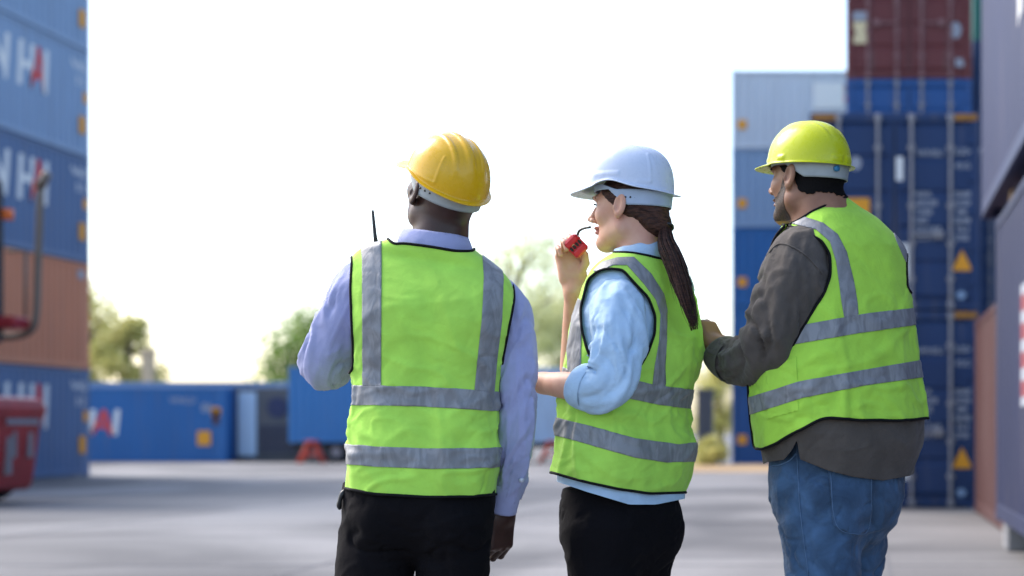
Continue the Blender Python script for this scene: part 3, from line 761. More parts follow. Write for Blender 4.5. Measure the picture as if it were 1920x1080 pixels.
plain('black_plastic', (.012, .012, .013), .4, .5); plain('radio_red', (.62, .012, .022), .3, .5, coat=.4)
plain('button_pale', (.6, .62, .72), .35, .5); plain('boot_black', (.02, .018, .016), .5, .4); plain('sole_rubber', (.03, .03, .03), .8)
plain('eye_white', (.75, .72, .70), .2, .5); plain('stitch', (.10, .17, .28), .8, .2); plain('zip_black', (.012, .012, .012), .5)
def tape_mat():
    m, nt, b = base_mat('reflective_tape', (.235, .24, .26), .5, .4, .1)
    tc = node(nt, 'ShaderNodeTexCoord'); mp = node(nt, 'ShaderNodeMapping'); mp.inputs['Scale'].default_value = (34, 34, 12); nt.links.new(tc.outputs['Object'], mp.inputs[0])
    n = node(nt, 'ShaderNodeTexNoise'); n.inputs['Scale'].default_value = 1.0; n.inputs['Detail'].default_value = 6; n.inputs['Distortion'].default_value = 1.6; nt.links.new(mp.outputs[0], n.inputs['Vector'])
    r = node(nt, 'ShaderNodeValToRGB'); e = r.color_ramp.elements; e[0].position = .40; e[0].color = (.185, .188, .20, 1); e[1].position = .58; e[1].color = (.25, .255, .27, 1)
    nt.links.new(n.outputs['Fac'], r.inputs[0]); nt.links.new(r.outputs[0], b.inputs['Base Color'])
    bp = node(nt, 'ShaderNodeBump'); bp.inputs['Strength'].default_value = .5; bp.inputs['Distance'].default_value = .004
    nt.links.new(n.outputs['Fac'], bp.inputs['Height']); nt.links.new(bp.outputs[0], b.inputs['Normal'])
tape_mat()
def hair_mat(name, c1, c2, scale):
    m, nt, b = base_mat(name, c1, .5, .25)
    vary(m, nt, b, c1, c2, scale, 4, .35, .65, bump=.6, bscale=scale, dist=.002)
hair_mat('hair_brown', (.085, .036, .024), (.028, .012, .009), (60, 60, 220)); hair_mat('hair_black', (.0075, .006, .006), (.004, .0035, .0035), (420, 420, 420)); MAT['hair_black'].node_tree.nodes['Principled BSDF'].inputs['Specular IOR Level'].default_value = .1; MAT['hair_black'].node_tree.nodes['Principled BSDF'].inputs['Roughness'].default_value = .8

hair_mat('beard_dark', (.075, .038, .024), (.010, .007, .006), (240, 240, 240))
hair_mat('hair_mid', (.105, .050, .032), (.05, .022, .016), (60, 60, 220)); hair_mat('hair_deep', (.030, .013, .010), (.012, .006, .005), (60, 60, 220))
def crease(p, s, wd=.10):
    '''thin sharp fold lines: where a warped noise crosses zero, switched on in patches'''
    q = p+.35*np.stack([vnoise(p*1.3+2.2, s+1), vnoise(p*1.3+8.1, s+2), vnoise(p*1.3+4.4, s+3)], 1)
    return np.exp(-(vnoise(q, s)/wd)**2)*np.clip(vnoise(p*.8+5.5, s+4)*2.2+.35, 0, 1)
def torso_grid(tab, psi, D, nu=240, dpy=3., n=2.35, tilt=None):
    """rings (py, xL, xR, depth ratio, depth shift) of a torso turned by psi; returns quads with outward normals"""
    tab = np.array(tab, float); py = np.arange(tab[0, 0], tab[-1, 0]+.1, dpy); H = hermite(py, tab[:, 0], tab[:, 1:])
    t = np.linspace(0, 2*np.pi, nu, endpoint=False); lx = np.sign(np.cos(t))*np.abs(np.cos(t))**(2/n); ly = np.sign(np.sin(t))*np.abs(np.sin(t))**(2/n)
    cx = (H[:, 0]+H[:, 1])/2; hw = (H[:, 1]-H[:, 0])/2*D/F; rho = H[:, 2][:, None]; dy = H[:, 3]
    rx = lx*math.cos(psi)-rho*ly*math.sin(psi); ry = lx*math.sin(psi)+rho*ly*math.cos(psi); s = (hw/np.abs(rx).max(1))[:, None]
    x = ((cx-VX)*D/F)[:, None]+rx*s; y = D+dy[:, None]+ry*s; z = (HC+(VY-py)*D/F)[:, None]+0*rx
    if tilt is not None: z = z-pl(py, tilt)[:, None]*rx*s
    for _ in range(3):      # the outline seen from the yard entrance matches the measured one
        p_ = VX+x/y*F; lo, hi = p_.min(1), p_.max(1); k_ = (H[:, 1]-H[:, 0])/(hi-lo); m_ = x.mean(1)
        x = m_[:, None]+(x-m_[:, None])*k_[:, None]; p_ = VX+x/y*F; x = x+(((H[:, 0]+H[:, 1])/2-(p_.min(1)+p_.max(1))/2)*D/F)[:, None]
    V = np.stack([x, y, z], -1).reshape(-1, 3); return V, grid_faces(len(py), nu)[:, ::-1], (len(py), nu)
def smooth_grid(V, sh, it):
    G = V.reshape(*sh, 3).copy()
    for _ in range(it):
        G2 = G.copy(); G2[1:-1] = (G[:-2]+2*G[1:-1]+G[2:])/4; G = (np.roll(G2, 1, 1)+2*G2+np.roll(G2, -1, 1))/4
    return G.reshape(-1, 3)
def facing(V, N): d = V-np.array([0, 0, HC]); return -(N*d).sum(1)/np.linalg.norm(d, axis=1)
def sleeve(path, D, nu=72, step=.004, wr=.004, seed=0, elbow=None, lip=.012, freq=13, nfold=0):
    """tube of cloth along (px, py, dy, r); returns verts, quads and end frame"""
    P = np.array([np.r_[pw(a, b, D+c), r] for (a, b, c, r) in path]); Q = cr(P, 300)
    s = np.r_[0, np.cumsum(np.linalg.norm(np.diff(Q[:, :3], axis=0), axis=1))]; m = int(s[-1]/step); u = np.linspace(0, s[-1], m)
    Q = np.stack([np.interp(u, s, Q[:, k]) for k in range(4)], 1)
    for _ in range(6): Q[1:-1] = (Q[:-2]+2*Q[1:-1]+Q[2:])/4
    T, N, B = frames(Q[:, :3]); t = np.linspace(0, 2*np.pi, nu, endpoint=False); c, sn = np.cos(t), np.sin(t)
    dirs = c[None, :, None]*N[:, None]+sn[None, :, None]*B[:, None]
    V0 = Q[:, None, :3]+Q[:, 3][:, None, None]*dirs
    # folds: creases run round the arm, stronger at the bend, drifting along it
    U = u[:, None]+0*t[None]
    pn = np.stack([(c[None]+0*U)*1.1, (sn[None]+0*U)*1.1, U*freq+1.2*c[None]], -1).reshape(-1, 3)
    f1 = ridged(pn, seed, .6); f2 = ridged(pn*[2.2, 2.2, .55]+5, seed+3, .5); f3 = vnoise(V0.reshape(-1, 3)*70, seed+9)
    amp = np.full(m, .5)*np.clip((u-.04)/.10, .08, 1)
    for (q, wd, a) in (elbow or []): amp += a*np.exp(-((u-q*s[-1])/wd)**2)
    fe = np.clip((s[-1]-u)/.07, .12, 1) if s[-1] > .2 else 1+0*u; amp = amp*fe
    d = wr*1.7*((np.sign(f1)*np.abs(f1)**1.5-.2)*amp.repeat(nu)*.95+(f2**3-.15)*.6*np.clip((u-.04)/.10, .1, 1).repeat(nu)+f3*.12)
    lo_ = np.clip((u-.05)/.10, .05, 1).repeat(nu); pc = np.stack([(c[None]+0*U)*.75, (sn[None]+0*U)*.75, U*15+1.3*c[None]+.7*sn[None]], -1).reshape(-1, 3)
    d = d-wr*lo_*(1.5*crease(pc, seed+51, .17)+.7*crease(pc*[1.1, 1.1, 1.9]+7, seed+61, .17))*(.55+amp.repeat(nu)*.6)*fe.repeat(nu)
    V = V0.reshape(-1, 3)+dirs.reshape(-1, 3)*d[:, None]
    # turned-in hem
    last = V.reshape(m, nu, 3)[-1]; cen = Q[-1, :3]; inn = cen+(last-cen)*.93
    V = np.vstack([V, inn, inn-T[-1]*lip]); Qd = grid_faces(m+2, nu)
    if normals(V, Qd)[5*nu].dot(dirs[5, 0]) < 0: Qd = Qd[:, ::-1]
    return V, Qd, (Q[-1, :3], T[-1], Q[-1, 3])
def tape(parent, A, T, f, t1=.0032, mat='reflective_tape', name='reflective_tape', t0=.0002):
    A2, T2 = clip(A, T, f)
    if len(T2) == 0: print('empty', name); return None
    N = A2[:, 3:6]/(np.linalg.norm(A2[:, 3:6], axis=1)[:, None]+1e-12); V, Fs = shell(A2[:, :3], N, T2, t1, t0)
    return mk(name, V, Fs, mat, parent)
def band(px, py, top, bot): return np.minimum(py-pl(px, top), pl(px, bot)-py)

# ---- heads
def axes(yaw, pitch, roll):
    y, p, r = R(yaw), R(pitch), R(roll); f = np.array([-math.sin(y)*math.cos(p), math.cos(y)*math.cos(p), math.sin(p)])
    rt = np.array([math.cos(y), math.sin(y), 0]); up = np.cross(rt, f); rt2 = rt*math.cos(r)+up*math.sin(r); up2 = np.cross(rt2, f)
    return np.stack([rt2, f, up2], 1)
def rotx(a): c, s = math.cos(a), math.sin(a); return np.array([[1, 0, 0], [0, c, -s], [0, s, c]])
def rotz(a): c, s = math.cos(a), math.sin(a); return np.array([[c, -s, 0], [s, c, 0], [0, 0, 1]])
def head_sdf(q, g):
    d = d_ell(q, (0, -.014, .034), (.0755, .097, .088))
    d = smin(d, d_ell(q, (0, .028, -.022), (.060, .066, .080)), .03)
    for s in (-1, 1):
        d = smin(d, d_cone(q, (s*(.046+g.get('jaw', 0)), -.002, -.058), (s*.012, .070, -.090), .026+g.get('jaw', 0), .021), .028)
        d = smin(d, d_ell(q, (s*.038, .060, -.018), (.022, .025, .022)), .02)
    d = smin(d, d_ell(q, (0, .079, -.094), (.022, .018, .017)), .018)
    d = smin(d, d_ell(q, (0, .084, .028), (.050, .017, .012)), .02)
    for s in (-1, 1): d = smax(d, -d_ell(q, (s*.033, .108, .006), (.021, .020, .013)), .012)
    d = smin(d, d_cone(q, (0, .094, .020), (0, .1175, -.019), .0070, .0090), .012)
    d = smin(d, d_ell(q, (0, .1220, -.0235), (.0098, .0110, .0085)), .007)
    for s in (-1, 1): d = smin(d, d_ell(q, (s*.0120, .108, -.029), (.0080, .011, .0072)), .006)
    d = smin(d, d_ell(q, (0, .0965, -.0505), (.023, .0105, .0055)), .006)
    d = smin(d, d_ell(q, (0, .0945, -.0625), (.020, .0105, .0065)), .006)
    for s in (-1, 1):
        Rm = rotz(s*.14)@rotx(.22)
        e = d_ell(q, (s*.083, -.012, .002), (.0065, .0195, .0315), Rm)
        e = smin(e, d_ell(q, (s*.076, -.004, -.022), (.006, .010, .012), Rm), .008)
        e = smax(e, -d_ell(q, (s*.0892, -.0075, .003), (.0062, .0125, .0215), Rm), .003)
        e = smin(e, d_ell(q, (s*.0815, .0045, -.004), (.0050, .004, .007)), .004)
        d = smin(d, e, .006)
    return d
class Person:
    def __init__(s, label, D, px_foot):
        s.D = D; x = (px_foot-VX)*D/F; s.root = empty('person', (x, D, 0)); tag(s.root, label, 'person', 'workers in high-visibility vests'); s.chunks = []
    def head(s, px, py, dy, yaw, pitch, roll, sc_, neck, g, h=.0024):
        s.c = pw(px, py, s.D+dy); s.A = axes(yaw, pitch, roll); s.sc = sc_; s.g = g
        nb = pw(neck[0], neck[1], s.D+neck[2]); nr = neck[3]
        na = s.c+s.A@np.array([0, -.030, -.045])*sc_; s.neck = (na, nb, nr)
        nbl = (nb-s.c)@s.A/sc_
        def f(p):
            q = (p-s.c)@s.A/sc_; d = head_sdf(q, g)*sc_
            n = d_cone(p, na, nb, nr[0], nr[1])
            return smin(d, n, .022)
        s.hf = f; lo = np.minimum(s.c-.15, nb-.09); hi = np.maximum(s.c+.15, nb+.09); lo[2] = nb[2]-.02
        V, Q = surf(f, lo, hi, h); s.chunks.append((V, Q))
    def local(s, V): return (V-s.c)@s.A/s.sc
    def world(s, q): return s.c+np.asarray(q)*s.sc@s.A.T
    def arm(s, wrist, elbow, r, yd, zd, side, curls, thumb, sc_=1.0, h=.0022, nails=None, spread=.04):
        """bare forearm running into a hand with five fingers"""
        w = pw(wrist[0], wrist[1], s.D+wrist[2]); e = pw(elbow[0], elbow[1], s.D+elbow[2])
        yd = np.array(yd, float); yd /= np.linalg.norm(yd); zd = np.array(zd, float); zd -= yd*zd.dot(yd); zd /= np.linalg.norm(zd); xd = np.cross(yd, zd)*side
        M = np.stack([xd, yd, zd], 1); seg = []
        for k, (bx, by, ln, rr) in enumerate(((.029, .086, 1.0, .0088), (.0098, .091, 1.08, .0090), (-.0098, .087, 1.0, .0086), (-.028, .078, .80, .0076))):
            p = np.array([bx, by, 0]); a = 0; sp = (bx/.029)*spread; pts = [p-np.array([bx*.25, .03, 0]), p]
            for (c_, l_) in zip(curls[k], (.043, .027, .021)):
                a += R(c_); p = p+ln*l_*np.array([math.sin(sp)*math.cos(a), math.cos(sp)*math.cos(a), -math.sin(a)]); pts.append(p)
            rs = [rr*1.05, rr*1.08, rr*.98, rr*.9, rr*.78]; seg.append([(pts[i], pts[i+1], rs[i], rs[i+1]) for i in range(4)])
        tp = [np.array(t_) for t_ in thumb]; rs = (.0135, .0118, .0100, .0082); seg.append([(tp[i], tp[i+1], rs[i], rs[i+1]) for i in range(3)])
        wl = (e-w)@M/sc_
        def f(p):
            q = (p-w)@M/sc_
            d = d_box(q, (0, .046, 0), (.040, .048, .0135), .013)
            d = smin(d, d_ell(q, (.024, .030, -.008), (.016, .028, .013)), .012)
            d = smin(d, d_ell(q, (-.026, .032, -.006), (.012, .028, .011)), .01)
            d = smin(d, d_cone(q*[.82, 1, 1.15], (0, .012, 0), (0, -.03, 0), .026, .0255), .018)
            d = smin(d, d_cone(q, (0, -.03, 0), wl, r[0]/sc_, r[1]/sc_), .02)
            hh = None
            for fg in seg:
                m = None
                for (a, b, r1, r2) in fg:
                    x = d_cone(q, a, b, r1, r2); m = x if m is None else smin(m, x, .003)
                d = smin(d, m, .0045)
            return d*sc_
        pts = np.vstack([w+M@(np.array(a)*sc_) for fg in seg for (a, b, _, _) in fg]+[w+M@(np.array(b)*sc_) for fg in seg for (a, b, _, _) in fg]+[e])
        V, Q = surf(f, pts.min(0)-.045, pts.max(0)+.045, h); s.chunks.append((V, Q)); s.hand = (w, M, sc_)
        return w, M
    def core(s, V, sh):
        """the trunk under the clothes"""
        G = V.reshape(*sh, 3)[20:int(sh[0]*.78):6, ::6]; c = G.mean(1, keepdims=True); G = c+(G-c)*.86; V2 = G.reshape(-1, 3); s.chunks.append((V2, grid_faces(G.shape[0], G.shape[1])[:, ::-1]))
    def build_body(s, mat):
        V = np.vstack([c[0] for c in s.chunks]); Fs = []; n = 0
        for (v, q) in s.chunks: Fs += (q+n).tolist(); n += len(v)
        return mk('body', V, Fs, mat, s.root)
    def mesh(s, name, V, Q, mat, parent=None): return mk(name, V, Q, mat, parent or s.root)

def helmet(P, mat, style, band_mat, zoff=.040, yoff=0., sc_=1.0):
    """hard hat in head coordinates: dome with ridges, peak, lip, and the harness band under it"""
    nu, nd = 180, 60
    ph = np.linspace(0, 2*np.pi, nu, endpoint=False); sx, cy = np.sin(ph), np.cos(ph)
    rx, rf, rb, H = style.get('rx', .104), style.get('rf', .124), style.get('rb', .126), style.get('H', .122)
    ry = np.where(cy > 0, rf, rb); dphi = np.abs((ph+np.pi) % (2*np.pi)-np.pi)     # 0 in front, pi behind
    side = np.exp(-((dphi-style.get('sph', 1.45))/.42)**2); zr = style.get('scallop', .0)*side+style.get('rear', 0)*np.exp(-((dphi-np.pi)/.7)**2)
    pk = style.get('peak', .046)*np.clip(1-(dphi/1.25)**2, 0, 1)**.75; lipw = style.get('lip', .010)+style.get('rlip', .004)*np.exp(-((dphi-np.pi)/.8)**2)
    w_ = np.maximum(pk, lipw); drop = .16*pk+.25*lipw+.008*(pk/.046)*sx**2
    rows = []
    base = np.stack([rx*sx, ry*cy, zr], 1); outd = np.stack([sx*rx, cy*ry, 0*sx], 1); outd /= np.linalg.norm(outd, axis=1)[:, None]
    for k in np.linspace(1, 0, 10)[:-1]: rows.append(base+outd*(w_*k)[:, None]+np.stack([0*sx, 0*sx, -drop*k**1.3], 1))
    e = style.get('e', 2.25)
    for k in range(nd):
        tau = (k/(nd-1))*np.pi/2*.999; r = np.cos(tau)**(2/e); z = np.sin(tau)**(2/e); rows.append(np.stack([rx*sx*r, ry*cy*r, zr*(1-z)+H*z], 1))
    G = np.array(rows); V = G.reshape(-1, 3); Q = grid_faces(len(rows), nu)
    if normals(V, Q)[30*nu].dot(V[30*nu]) < 0: Q = Q[:, ::-1]
    N = normals(V, Q); zz = V[:, 2]/H; x, y = V[:, 0], V[:, 1]
    dome = np.arange(len(V)) >= 9*nu
    top = np.clip((zz-.30)/.2, 0, 1)*np.clip((.115-np.abs(y))/.03, 0, 1)
    bump = 0*x
    for (xc, wd, a) in style.get('ridges', ()): bump += a*np.exp(-(np.abs(x-xc)/wd)**4)*top
    # pressed frames low on the sides
    ang = np.arctan2(np.abs(x)/rx, y/.125)
    for (a0, a1, z0, z1, a) in style.get('pads', ()):
        bump += a*np.clip((ang-a0)/.03, 0, 1)*np.clip((a1-ang)/.03, 0, 1)*np.clip((zz-z0)/.03, 0, 1)*np.clip((z1-zz)/.03, 0, 1)
    V = V+N*(bump*dome)[:, None]; N = normals(V, Q)
    T = tri(Q); V2, Fs = shell(V, N, T, 0, -.0026)
    off = np.array([0, yoff, zoff]); hat = P.mesh('hard_hat', P.world(V2*sc_+off), Fs, mat)
    # harness band
    b0, b1 = style.get('band', (-.040, .006)); t = np.linspace(0, 2*np.pi, 140, endpoint=False); dp = np.abs((t+np.pi) % (2*np.pi)-np.pi)
    low = b0*np.clip((dp-style.get('bandfrom', 1.2))/.5, 0, 1)-.004
    rr = np.stack([.0865*np.sin(t), np.where(np.cos(t) > 0, .103, style.get('brear', .108))*np.cos(t), 0*t], 1); G = []
    for k in np.linspace(0, 1, 8): g2 = rr*(1-.035*(1-k)); g2[:, 2] = low*(1-k)+(b1-style.get('gap', .0)*np.clip((dp-1.1)/.5, 0, 1))*k; G.append(g2)
    G = np.array(G); Vb = G.reshape(-1, 3); Qb = grid_faces(8, 140); Nb = normals(Vb, Qb)
    if Nb[0].dot(Vb[0]) < 0: Qb = Qb[:, ::-1]; Nb = -Nb
    V3, F3 = shell(Vb, Nb, tri(Qb), .0022, 0); hb = P.mesh('headband', P.world(V3+off), F3, band_mat, hat)
    m = MB()
    for a in style.get('holes', ()):
        for sg in (-1, 1):
            q = np.array([.0865*math.sin(a)*sg, .107*math.cos(a), (style.get('holez', -.026))]); d = q*[1, 1, 0]/np.linalg.norm(q[:2]); c0 = P.world(q*[.98, .98, 1]+off); c1 = P.world(q*[.98, .98, 1]+d*.0045+off); m.cyl(c0, c1, .0026, 8)
    if m.v: P.mesh('adjustment_hole', np.concatenate(m.v), m.f, 'black_plastic', hat)['kind'] = 'stuff'
    return hat, off

def finish_vest(P, vest, A, T, r=.0034, off=.0015, minlen=.25):
    for v, f in piping(A[:, :3], A[:, 3:6], T, r, off, minlen): mk('piping', v, f, 'piping_black', vest)
def wrinkle(V, N, amp, seed, fr=(9, 9, 4.5), fine=26):
    r1 = ridged(V*np.array(fr), seed, .9); r2 = ridged((V@rotz(.4)@rotx(.6))*np.array([9, 9, 16])+3, seed+2, .8); r3 = ridged((V@rotx(-.8))*np.array([16, 16, 26])+9, seed+7, .9)
    d = .0060*r1**2*np.sign(r1)+.0050*r2**3+.0022*r3**3+.0012*vnoise(V*fine, seed+4)-.0034*crease((V@rotz(.3)@rotx(.5))*np.array([11, 11, 9]), seed+31, .09)-.0024*crease((V@rotx(-.6))*np.array([19, 19, 14])+4, seed+41, .10)
    d = d-d.mean(); return V+N*(d*amp)[:, None]
def trousers(P, f, lo, hi, mat, h=.006, amp=1.0, seed=3, name='trousers'):
    V, Q = surf(f, lo, hi, h); N = normals(V, Q)
    d = .0030*ridged(V*[8, 8, 12], seed, .8)**3+.0030*ridged((V@rotx(.7))*[12, 12, 7]+2, seed+1, .7)**3+.001*vnoise(V*40, seed+2)
    d = d-.0070*crease((V@rotx(.4))*[9, 9, 14], seed+21, .09)-.0036*crease((V@rotx(-.5))*[20, 20, 26]+5, seed+22, .13)
    V = V+N*(d*amp)[:, None]; return P.mesh(name, V, Q, mat), V, Q
def shoe(P, x, y, yaw, parent=None):
    f = np.array([-math.sin(yaw), math.cos(yaw), 0]); c = np.array([x, y, 0.])
    def d(p):
        q = p-c; q = np.stack([q@np.array([math.cos(yaw), math.sin(yaw), 0]), q@f, q[:, 2]], 1)
        e = d_ell(q, (0, .06, .045), (.047, .135, .050)); e = smin(e, d_cone(q, (0, -.03, .05), (0, -.035, .17), .048, .055), .04); return smax(e, .012-q[:, 2], .006)
    V, Q = surf(d, c-[.2, .2, .0], c+[.2, .2, .26], .009); sh = P.mesh('boot', V, Q, 'boot_black')
    t = np.linspace(0, 2*np.pi, 32, endpoint=False); rt = np.array([math.cos(yaw), math.sin(yaw), 0])
    ol = np.array([c+rt*.05*np.cos(a)*(1-.12*np.sin(a))+f*(.055+.142*np.sin(a)) for a in t]); V = np.vstack([ol, ol+[0, 0, .028]]); n = 32
    P.mesh('sole', V, [list(range(n-1, -1, -1)), list(range(n, 2*n))]+[[i, (i+1) % n, (i+1) % n+n, i+n] for i in range(n)], 'sole_rubber', sh)
def collar(P, mat, top, bot, psi, parent, rho=.9, n=120, lift=.012):
    """shirt collar: stands up round the neck and folds over; top/bot = (px, py, half width px, slope)"""
    t = np.linspace(0, 2*np.pi, n, endpoint=False); D = P.D; rows = []
    def ring(px, py, hw, sl, dy=0):
        r = hw*D/F; x = r*np.cos(t); y = r*rho*np.sin(t); X = x*math.cos(psi)-y*math.sin(psi); Y = x*math.sin(psi)+y*math.cos(psi)
        c = pw(px, py, D+dy); return np.stack([c[0]+X, c[1]+Y, c[2]-sl*X], 1)
    tp, bt = ring(*top), ring(*bot); cen = tp.mean(0)
    rows = [cen+(tp-cen)*.93-[0, 0, .03], cen+(tp-cen)*.96-[0, 0, .004], tp+[0, 0, .001]]
    for k in np.linspace(.1, 1, 9): rows.append(tp*(1-k)+bt*k+(tp-cen)*.05*math.sin(k*math.pi))
    V = np.concatenate(rows); Q = grid_faces(len(rows), n); N = normals(V, Q)
    if N[8*n].dot(V[8*n]-cen) < 0: Q = Q[:, ::-1]; N = -N
    V = V+N*(.0012*vnoise(V*45, 3))[:, None]
    V2, Fs = shell(V, N, tri(Q), .0012, -.0012); return mk('collar', V2, Fs, mat, parent)
def path_mesh(P, name, pts, r, mat, parent=None, n=8): V, Fs = tube(pts, r, n); return mk(name, V, Fs, mat, parent or P.root)

# ------------------------------------------------------------------ man in the yellow hat
P = Person('person seen from behind in yellow hard hat, lavender shirt and lime vest', 3.80, 785); D = P.D
P.head(831, 367, .02, 42, 28, -3, .97, (822, 478, .02, (.060, .070)), {})
hat, off = helmet(P, 'hat_yellow', dict(H=.124, scallop=.012, peak=.050, lip=.009, rlip=.008, rear=-.006, ridges=((0, .012, .0060), (-.040, .006, .0035), (.040, .006, .0035)), pads=((1.25, 1.30, .05, .5, .002), (1.25, 2.3, .08, .14, .0025), (2.25, 2.32, .1, .7, .0025)), band=(-.032, .004), brear=.112, holes=(1.75, 1.9, 2.05, 2.2, 2.5, 2.65), holez=-.017), 'band_grey', zoff=.038, sc_=.92)
psi = R(4)
tab = [(436, 764, 872, 1.02, .0), (450, 752, 882, .98, .0), (460, 738, 893, .84, 0), (470, 714, 911, .66, 0), (480, 692, 928, .54, 0), (492, 672, 944, .45, 0), (508, 657, 958, .46, 0), (530, 648, 968, .50, 0), (560, 643, 972, .55, 0), (600, 645, 966, .60, 0), (650, 653, 950, .62, 0), (700, 660, 940, .64, 0), (750, 660, 937, .66, 0), (800, 654, 937, .68, 0), (850, 648, 943, .69, 0), (915, 648, 934, .70, 0), (975, 650, 928, .70, 0)]
V, Q, sh = torso_grid(tab, psi, D, n=2.8, tilt=[(430, .09), (480, .16), (560, .10), (700, .03), (900, .02)])
P.core(V, sh); N = normals(V, Q); px, py = proj(V)
# shoulder blades and the hollow of the spine
bl = .009*np.exp(-((px-745)/45)**2-((py-590)/60)**2)+.009*np.exp(-((px-865)/45)**2-((py-600)/60)**2)-.010*np.exp(-((px-806)/26)**2-((py-690)/110)**2)
V0 = V+N*(bl*(facing(V, N) > 0))[:, None]
amp = np.interp(py, [440, 500, 620, 720, 800, 930], [.25, .45, .8, 1.2, 1.5, 1.2]); V = wrinkle(V0, N, amp, 21, (9, 9, 3.6)); V = smooth_grid(V, sh, 1); N = normals(V, Q); T = tri(Q); px, py = proj(V)
XL = [(430, 655), (490, 661), (540, 658), (600, 660), (650, 663), (690, 663), (706, 652), (720, 560)]; XR = [(430, 935), (500, 946), (520, 955), (540, 962), (560, 963), (590, 958), (630, 950), (670, 942), (700, 939), (716, 955), (730, 1080)]
NK = [(700, 415), (726, 448), (740, 459), (754, 456), (790, 460), (817, 464), (855, 471), (884, 472), (898, 458), (930, 415)]; HM = [(600, 908), (652, 916), (700, 926), (800, 932), (880, 931), (935, 926), (1000, 920)]
A = np.hstack([V, N]); A_, T_ = clip(A, T, np.minimum.reduce([px-pl(py, XL), pl(py, XR)-px, py-pl(px, NK), pl(px, HM)-py]))
V2, Fs = shell(A_[:, :3], A_[:, 3:6], T_, .0010, -.0012); vest = P.mesh('safety_vest', V2, Fs, 'vest_lime'); finish_vest(P, vest, A_, T_)
px_, py_ = proj(A_[:, :3]); t1t = [(640, 722), (700, 723), (780, 725), (850, 728), (940, 735)]; t1b = [(640, 760), (700, 760), (780, 762), (850, 766), (945, 771)]
t2t = [(640, 832), (700, 837), (800, 841), (900, 841), (950, 838)]; t2b = [(640, 869), (700, 875), (800, 879), (880, 879), (950, 874)]
inn = np.minimum(px_-pl(py_, XL)-0, 1e6)
tape(vest, A_, T_, band(px_, py_, t1t, t1b)); tape(vest, A_, T_, band(px_, py_, t2t, t2b))
tape(vest, A_, T_, np.minimum.reduce([px_-pl(py_, [(450, 676), (490, 680), (735, 681)]), pl(py_, [(450, 716), (735, 715)])-px_, pl(px_, t1t)+1-py_]))
tape(vest, A_, T_, np.minimum.reduce([px_-pl(py_, [(450, 900), (482, 904), (520, 907), (600, 903), (680, 894), (735, 889)]), pl(py_, [(450, 930), (482, 936), (520, 943), (600, 940), (680, 930), (735, 925)])-px_, pl(px_, t1t)+1-py_]))
# shirt
Vs, Qs, shs = torso_grid([r_ for r_ in tab if r_[0] < 900], psi, D, nu=120, n=2.8, tilt=[(430, .09), (480, .16), (560, .10), (700, .03), (900, .02)]); Ns = normals(Vs, Qs)
sv = [(Vs-Ns*.020, Qs)]
v, q, e1 = sleeve([(742, 512, 0.050, .040), (700, 520, 0.050, .052), (672, 545, 0.050, .060), (648, 592, 0.055, .061), (626, 640, 0.060, .059), (612, 672, 0.070, .058), (611, 688, 0.095, .056), (628, 680, 0.135, .053), (655, 645, 0.180, .048), (690, 585, 0.240, .040), (706, 556, 0.270, .034)], D, seed=31, wr=.0042, elbow=[(.42, .10, .8), (.15, .06, .5)]); sv.append((v, q))
v, q, e2 = sleeve([(880, 545, 0.050, .038), (916, 548, 0.050, .048), (938, 566, 0.050, .056), (954, 600, 0.050, .057), (962, 650, 0.050, .054), (966, 700, 0.040, .051), (968, 750, 0.038, .047), (968, 800, 0.045, .045), (965, 850, 0.060, .042), (957, 900, 0.080, .037), (949, 930, 0.095, .034)], D, seed=44, wr=.0042, elbow=[(.55, .10, .6), (.18, .06, .6), (.9, .06, 1.0)]); sv.append((v, q))
n = 0; VV = []; FF = []
for (v, q) in sv: VV.append(v); FF += (q+n).tolist(); n += len(v)
shirt = P.mesh('shirt', np.vstack(VV), FF, 'shirt_lavender')
collar(P, 'shirt_lavender', (817, 440, 60, .12), (816, 474, 68, .14), psi, shirt, .92)
v, q, _ = sleeve([(952, 905, 0.084, .0385), (945, 935, 0.097, .0375), (940, 957, 0.105, .0365)], D, seed=50, wr=.0012); mk('cuff', v, q, 'shirt_lavender', shirt)
v, q, _ = sleeve([(698, 572, 0.255, .038), (712, 545, 0.280, .036)], D, seed=51, wr=.0012); mk('cuff', v, q, 'shirt_lavender', shirt)
b = pw(972, 900, D+.045); v, f = tube([b+[.006, .0, 0], b+[.010, -.006, 0]], .0055, 12); mk('button', v, f, 'button_pale', shirt)
# hands
ct = ((.024, .022, -.010), (.044, .050, -.022), (.044, .078, -.034), (.036, .098, -.042))
P.arm((940, 962, .108), (960, 850, .06), (.027, .032), (-.10, .16, -1), (.80, -.6, 0), -1, [(38, 42, 25), (44, 46, 28), (50, 50, 30), (56, 50, 30)], ct, .98, h=.0026)
P.arm((716, 540, .285), (680, 600, .22), (.027, .03), (-.05, .1, 1), (-.3, -.9, 0), -1, [(55, 70, 40)]*4, ct, .98, h=.004)
P.build_body('skin_dark')
a = [pw(x, y, D) for (x, y) in ((714, 1000), (852, 1000))]; k0 = [pw(664, 1340, D), pw(834, 1340, D)]; k1 = [pw(650, 1650, D+.01), pw(836, 1650, D+.01)]; wc = pw(788, 905, D); bt = [pw(722, 975, D-.03), pw(848, 980, D-.03)]
def f(p):
    d = d_ell(p, pw(785, 935, D), (.180, .122, .15))
    for i in (0, 1):
        d = smin(d, d_cone(p, a[i], k0[i], .093 if i == 0 else .086, .072), .018); d = smin(d, d_cone(p, k0[i], k1[i], .072, .062), .02); d = smin(d, d_ell(p, bt[i], (.080, .092, .085)), .025)
    d = smax(d, d_box(p, pw(786, 1300, D), (.5, .5, 1.05/2+.02), .001)*0+(p[:, 2]-wc[2]), .004); return smax(d, .05-p[:, 2], .004)
